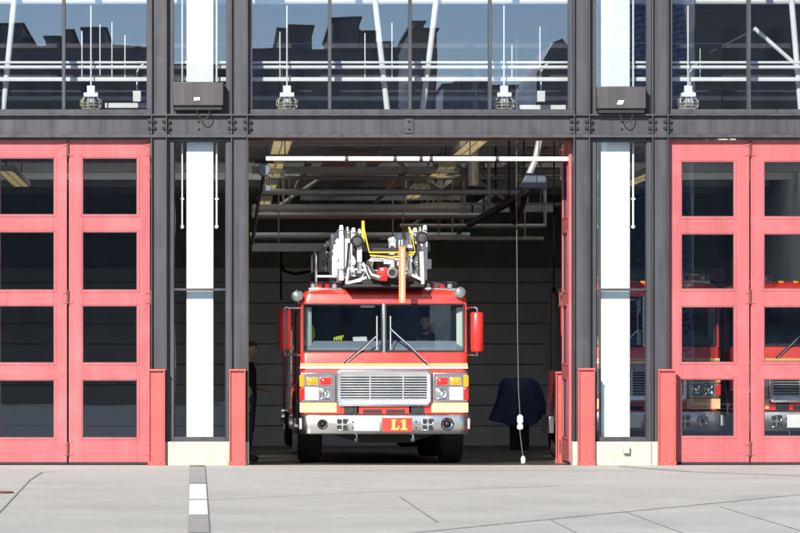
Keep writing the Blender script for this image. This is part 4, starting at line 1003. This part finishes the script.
# two engines behind the right-hand doors
Ye = 4.4
eng = make_truck((X(644, Ye), Ye, floor_z(Ye+1.5)), 'red fire engine behind the right glazed doors, nearer the open bay', ladder=False, rear=3.62)
eng.scale = (.95, 1, 1.08); eng['group'] = 'fire engines behind the right doors'
eng2 = dup_tree(eng); eng2.location = (X(812, Ye), Ye, floor_z(Ye+1.5)); eng2['label'] = 'red fire engine behind the right glazed doors, farther from the open bay, chrome grille showing'

# ---------------------------------------------------------------- people
def seg_dist(p, a, b):
    ab = b-a; t_ = max(0, min(1, (p-a).dot(ab)/max(ab.length_squared, 1e-9))); return (p-(a+ab*t_)).length

def person(loc, rotz, J, label, shirt, pants, group=None, hair='hair'):
    """J: joint name -> (xyz, radius); body faces -Y"""
    root = thing('person', loc, label, 'person', group, local=True); root.rotation_euler = (0, 0, rotz)
    E = [('pelvis','spine'),('spine','chest'),('chest','neck'),('neck','headb')]
    for s in 'lr': E += [('chest','sh'+s),('sh'+s,'el'+s),('el'+s,'wr'+s),('pelvis','hip'+s),('hip'+s,'kn'+s),('kn'+s,'an'+s),('an'+s,'toe'+s)]
    names = list(J); idx = {n: i for i, n in enumerate(names)}
    me = bpy.data.meshes.new('sk'); me.from_pydata([J[n][0] for n in names], [(idx[a_], idx[b_]) for a_, b_ in E], [])
    ob = bpy.data.objects.new('sk', me); COL.objects.link(ob)
    sk = ob.modifiers.new('s', 'SKIN'); sub = ob.modifiers.new('u', 'SUBSURF'); sub.levels = 2; sub.render_levels = 2
    for n in names:
        v = me.skin_vertices[0].data[idx[n]]; v.radius = (J[n][1], J[n][1]); v.use_root = (n == 'pelvis')
    dg = bpy.context.evaluated_depsgraph_get(); ev = ob.evaluated_get(dg)
    base = bpy.data.meshes.new_from_object(ev, depsgraph=dg)
    bm = bmesh.new(); bm.from_mesh(base)
    bpy.data.objects.remove(ob)
    mb = MB(); mb.bm.free(); mb.bm = bm
    hb = Vector(J['headb'][0]); hc = hb+Vector((0, -.02, .10))
    # head with jaw, nose, ears, brow
    n0 = len(bm.verts)
    mb.ball(hc, .075, .095, .115, 24, 18); bm.verts.ensure_lookup_table()
    for v in list(bm.verts)[n0:]:
        d_ = v.co-hc
        if d_.z < -.02: v.co.x = hc.x+d_.x*(1+d_.z*2.4); v.co.y -= .012*(-d_.z/.1)
        if d_.y < 0 and abs(d_.z-.02) < .02 and abs(d_.x) > .015: v.co.y += .006
    mb.loft([[(hc.x-.006, hc.y-.088, hc.z+.03), (hc.x+.006, hc.y-.088, hc.z+.03), (hc.x, hc.y-.08, hc.z+.04)], [(hc.x-.017, hc.y-.085, hc.z-.02), (hc.x+.017, hc.y-.085, hc.z-.02), (hc.x, hc.y-.118, hc.z-.014)], [(hc.x-.01, hc.y-.08, hc.z-.028), (hc.x+.01, hc.y-.08, hc.z-.028), (hc.x, hc.y-.1, hc.z-.026)]])
    for s in (-1, 1): mb.ball((hc.x+s*.076, hc.y+.012, hc.z), .012, .022, .032, 10, 8)
    mb.ball((hc.x, hc.y-.084, hc.z-.058), .026, .012, .009, 12, 6)
    # hands: palm + five bent fingers
    for s in 'lr':
        w_, e_ = Vector(J['wr'+s][0]), Vector(J['el'+s][0]); d_ = (w_-e_).normalized()
        side = d_.cross(Vector((0, 0, 1))); side = side.normalized() if side.length > .1 else Vector((1, 0, 0)); dn = d_.cross(side).normalized()
        if dn.z > 0: dn = -dn
        mb.tube([w_-d_*.02, w_+d_*.03, w_+d_*.075], [.026, .03, .026], 10)
        mb.tube([w_+d_*.04+side*.018, w_+d_*.07+side*.022], [.022, .02], 8); mb.tube([w_+d_*.04-side*.018, w_+d_*.07-side*.022], [.022, .02], 8)
        for k, L_ in enumerate((.068, .078, .072, .056)):
            b0 = w_+d_*.078+side*(.03-.02*k)
            mb.tube([b0-d_*.02, b0+d_*L_*.4, b0+d_*L_*.75+dn*L_*.3, b0+d_*L_*.8+dn*L_*.7], [.0095, .009, .0085, .007], 8)
        b0 = w_+d_*.03+side*.028
        mb.tube([b0, b0+d_*.025+side*.025, b0+d_*.055+side*.028+dn*.012], [.013, .0105, .009], 8)
    me2 = bpy.data.meshes.new('person_body'); bmesh.ops.recalc_face_normals(bm, faces=bm.faces); bm.to_mesh(me2); bm.free()
    ob = bpy.data.objects.new('tmp', me2); COL.objects.link(ob)
    rm = ob.modifiers.new('r', 'REMESH'); rm.mode = 'VOXEL'; rm.voxel_size = .0085
    sm = ob.modifiers.new('sm', 'SMOOTH'); sm.iterations = 2; sm.factor = .4
    dg = bpy.context.evaluated_depsgraph_get(); body = bpy.data.meshes.new_from_object(ob.evaluated_get(dg), depsgraph=dg); bpy.data.objects.remove(ob)
    body.materials.clear(); body.materials.append(M['skin']); body.materials.append(M['black'])
    # eyes: dark irises by material on the same surface
    for p_ in body.polygons:
        p_.use_smooth = True; c_ = p_.center
        for s in (-1, 1):
            if (c_-Vector((hc.x+s*.03, hc.y-.082, hc.z+.018))).length < .011: p_.material_index = 1
    bo = bpy.data.objects.new('body', body); COL.objects.link(bo); bo.parent = root
    jp = {n: Vector(J[n][0]) for n in names}
    regions = {'shirt': [('pelvis','spine'),('spine','chest'),('chest','shl'),('chest','shr'),('shl','ell'),('shr','elr')],
               'trousers': [('pelvis','hipl'),('pelvis','hipr'),('hipl','knl'),('hipr','knr'),('knl','anl'),('knr','anr')],
               'shoes': [('anl','toel'),('anr','toer')]}
    allb = [(r_, e_) for r_, es in regions.items() for e_ in es] + [('skin', ('ell','wrl')), ('skin', ('elr','wrr')), ('skin', ('neck','headb')), ('shirt', ('chest','neck'))]
    fr_ = {}
    vreg = []
    for v in body.vertices:
        if v.co.z > hb.z-.01: vreg.append('hair' if (v.co.z-hc.z) > .045+ .25*(-(v.co.y-hc.y)-.03) or ((v.co.y-hc.y) > .02 and v.co.z > hc.z-.05) else 'skin'); continue
        vreg.append(min(allb, key=lambda q: seg_dist(v.co, jp[q[1][0]], jp[q[1][1]]))[0])
    for rname, m_, off in (('shirt', shirt, .012), ('trousers', pants, .010), ('shoes', 'shoe', .012), ('hair', hair, .012)):
        ids = [i for i, q in enumerate(vreg) if q == rname]; mp_ = {}
        b2 = bmesh.new()
        for i in ids:
            v = body.vertices[i]; mp_[i] = b2.verts.new(v.co+v.normal*(off+.003*math.sin(v.co.z*60+v.co.x*40)))
        for p_ in body.polygons:
            if all(i in mp_ for i in p_.vertices): b2.faces.new([mp_[i] for i in p_.vertices])
        m2 = bpy.data.meshes.new(rname); b2.to_mesh(m2); b2.free(); m2.materials.append(M[m_])
        for p_ in m2.polygons: p_.use_smooth = True
        o2 = bpy.data.objects.new(rname, m2); COL.objects.link(o2); o2.parent = root
        so = o2.modifiers.new('t', 'SOLIDIFY'); so.thickness = .008; so.offset = -1
    return root

stand = dict(pelvis=((0,0,.95),.125), spine=((0,.01,1.12),.12), chest=((0,.01,1.33),.125), neck=((0,0,1.48),.055), headb=((0,-.02,1.555),.05),
  shl=((-.17,.01,1.40),.06), ell=((-.23,.03,1.12),.043), wrl=((-.23,-.05,.87),.028), shr=((.17,.01,1.40),.06), elr=((.21,.04,1.12),.043), wrr=((.14,-.21,1.06),.028),
  hipl=((-.09,0,.90),.095), knl=((-.10,-.03,.50),.062), anl=((-.10,.02,.09),.042), toel=((-.11,-.15,.045),.035),
  hipr=((.09,0,.90),.095), knr=((.11,.01,.50),.062), anr=((.11,.06,.09),.042), toer=((.12,-.11,.045),.035))
Yp = 3.2
person((X(248.5, Yp), Yp, floor_z(Yp)), R(75), stand, 'person in a dark T-shirt and jeans standing in shade beside the left jamb', 'navy', 'jeans')
# driver (local coords as the truck)
dz = 1.48
sit = dict(pelvis=((0,0,.05),.125), spine=((0,.03,.22),.12), chest=((0,.02,.43),.125), neck=((0,0,.58),.055), headb=((0,-.02,.65),.05),
  shl=((-.18,.01,.50),.06), ell=((-.24,-.16,.26),.043), wrl=((-.14,-.36,.32),.028), shr=((.18,.01,.50),.06), elr=((.25,-.14,.26),.043), wrr=((.18,-.36,.32),.028),
  hipl=((-.10,-.05,.03),.09), knl=((-.13,-.45,.06),.062), anl=((-.13,-.46,-.34),.042), toel=((-.13,-.60,-.38),.035),
  hipr=((.10,-.05,.03),.09), knr=((.13,-.45,.06),.062), anr=((.13,-.46,-.34),.042), toer=((.13,-.60,-.38),.035))
lx, ly, lz = truckA.location
person((lx+.66, ly+1.24, lz+1.30), 0, sit, 'person in dark clothes sitting at the wheel of the ladder truck', 'navy', 'navy')
# loose things on the dashboard
zd = lz+tz(352)+.15
m = MB(); o = (lx+tx(338.5), ly+.45, zd)
m.ball((o[0], o[1], o[2]+.035), .055, .05, .035)
for k in range(4): m.tube([(o[0]-.03+.02*k, o[1]-.03, o[2]+.04), (o[0]-.045+.03*k, o[1]-.07, o[2]+.055+.008*k), (o[0]-.05+.035*k, o[1]-.11, o[2]+.02)], [.014, .013, .011], 8)
m.tube([(o[0]+.04, o[1], o[2]+.04), (o[0]+.075, o[1]-.03, o[2]+.07), (o[0]+.08, o[1]-.05, o[2]+.085)], [.016, .014, .011], 8)
tag(m.build('work_glove', M['hivis'], origin=o), 'bright yellow glove lying on the truck dashboard', 'glove')
m = MB(); x0_ = lx+tx(312); 
m.loft([[(x0_-.045*k_, ly+.38, lz+tz(py)), (x0_+.045*k_, ly+.36, lz+tz(py)), (x0_+.05*k_, ly+.45, lz+tz(py)), (x0_-.05*k_, ly+.45, lz+tz(py))] for py, k_ in ((348, .8), (340, .6), (336, 1.1), (330, 1.0), (325, .5))])
tag(m.build('safety_vest', M['hivis'], origin=(x0_, ly+.57, lz+tz(325))), 'yellow safety vest hanging inside the left side of the truck windshield', 'vest')
m = MB(); o = (lx+tx(361), ly+.42, zd+.005); m.slab([(o[0]-.1, o[1]-.06, o[2]), (o[0]+.1, o[1]-.05, o[2]), (o[0]+.1, o[1]+.1, o[2]+.05), (o[0]-.1, o[1]+.1, o[2]+.045)], .02)
tag(m.build('paper_pad', M['plate'], origin=o), 'white papers lying in the middle of the truck dashboard', 'papers')

# ---------------------------------------------------------------- the street side that the glass mirrors
def rx(px, Y): return CX + (px-VX)*(D+.3+abs(Y))/F
def rz(py, Y): return ZC + (VY-py)*(D+.3+abs(Y))/F
def city(parts, Y, m, label, deep=18):
    x = (parts[0][0]+parts[0][1])/2
    o = (rx(x, Y), -abs(Y), -.5)
    mb = MB()
    for i, (p0, p1, pt) in enumerate(parts):
        mb.box(rx(p0, Y), rx(p1, Y), -abs(Y)-deep+.31*i, -abs(Y)-.23*i, -.5, rz(pt, Y))
    t = thing('office_building', o, label, 'building')
    mb.build('wall', M[m], t)
    q = MB()
    for i, (p0, p1, pt) in enumerate(parts):
        q.box(rx(p0, Y)-.15, rx(p1, Y)+.15, -abs(Y)-deep+.3*i-.1, -abs(Y)-.23*i+.15, rz(pt, Y), rz(pt-1.4, Y))
    q.build('roof', M['city_dark'], t)
city([(236, 398, 50), (279, 290, 29), (291, 312, 25), (333, 359, 18), (345, 358, 30), (360, 377, 31), (377, 392, 42)], 150, 'city_dark', 'dark stepped office block across the street mirrored over the open bay')
city([(410, 437, 30), (414, 424, 22)], 175, 'city_brown', 'slim brown tower across the street mirrored beside the stepped block')
city([(-60, 145, 47), (-5, 22, 24), (22, 30, 38), (83, 104, 28), (45, 58, 36), (64, 72, 29)], 190, 'city_dark', 'long dark building across the street mirrored over the left doors')
city([(-260, -60, 40)], 170, 'city_grey', 'grey block across the street beyond the left edge')
city([(444, 560, 86), (460, 490, 80)], 210, 'city_grey', 'low grey building across the street mirrored right of the bay centre')
city([(694, 900, -160)], 140, 'city_brown', 'tall dark block across the street mirrored over the right doors')
city([(175, 236, 66)], 200, 'city_brown', 'low brown building across the street mirrored in the left pilaster')
# rounded shingle building
Yr = 110; x0_, x1_ = rx(606, Yr), rx(696, Yr); xc_, rad_ = (x0_+x1_)/2, (x1_-x0_)/2
mb = MB(); loops = []
for z_, k_ in ((-.5, 1), (3, 1.04), (7, 1.0), (11, .9), (14.5, .93), (17, .8)):
    loops.append([(xc_+rad_*k_*math.cos(2*math.pi*k/40)*(1+.05*math.sin(k*.5)), -Yr-rad_+rad_*k_*math.sin(2*math.pi*k/40), z_) for k in range(40)])
mb.loft(loops); tag(mb.build('curved_building', M['shingle'], origin=(xc_, -Yr-rad_, -.5)), 'rounded blue metal clad building across the street mirrored at the right', 'building')
Yr = 130; mb = MB(); mb.loft([[(rx(p_, Yr), -Yr, -.5 if z_ is None else rz(z_, Yr)) for p_, z_ in ((535, None), (575, None), (575, 66), (570, 48), (562, 38), (553, 42), (544, 58), (536, 75))], [(rx(p_, Yr), -Yr-12, -.5 if z_ is None else rz(z_, Yr)) for p_, z_ in ((535, None), (575, None), (575, 66), (570, 48), (562, 38), (553, 42), (544, 58), (536, 75))]])
tag(mb.build('domed_hall', M['city_brown'], origin=(rx(555, Yr), -Yr, -.5)), 'dark arched hall across the street mirrored left of the rounded building', 'building')

# ---------------------------------------------------------------- light, sky, camera
AZ, EL = R(22), R(28)
sun = bpy.data.lights.new('sun', 'SUN'); sun.energy = 4.6; sun.angle = R(.53); sun.color = (1, .955, .88)
so = bpy.data.objects.new('sun', sun); COL.objects.link(so)
dirv = Vector((-math.sin(AZ)*math.cos(EL), -math.cos(AZ)*math.cos(EL), math.sin(EL)))
so.rotation_euler = dirv.to_track_quat('Z', 'Y').to_euler(); so.location = dirv*60
w = bpy.data.worlds.new('World'); S.world = w; w.use_nodes = True
nt = w.node_tree; bg = nt.nodes['Background']
sky = nt.nodes.new('ShaderNodeTexSky'); sky.sky_type = 'NISHITA'; sky.sun_disc = False
sky.sun_elevation = EL; sky.sun_rotation = R(180)+AZ; sky.dust_density = .2; sky.ozone_density = 2.0; sky.air_density = 1.0
nt.links.new(sky.outputs[0], bg.inputs[0]); bg.inputs[1].default_value = .09
cam = bpy.data.cameras.new('camera'); co = bpy.data.objects.new('camera', cam); COL.objects.link(co); S.camera = co
co.location = (CX, -D, ZC); co.rotation_euler = (R(90), 0, 0)
cam.sensor_width = 36; cam.sensor_fit = 'HORIZONTAL'; cam.lens = F/800*36
cam.shift_x = (400-VX)/800; cam.shift_y = (VY-266.5)/800
cam.clip_start = .5; cam.clip_end = 6000
for o in bpy.data.objects:
    if '_local' in o: del o['_local']
S.view_settings.view_transform = 'Standard'; S.view_settings.look = 'None'; S.view_settings.gamma = 1; S.view_settings.exposure = .75
S.render.engine = 'CYCLES'
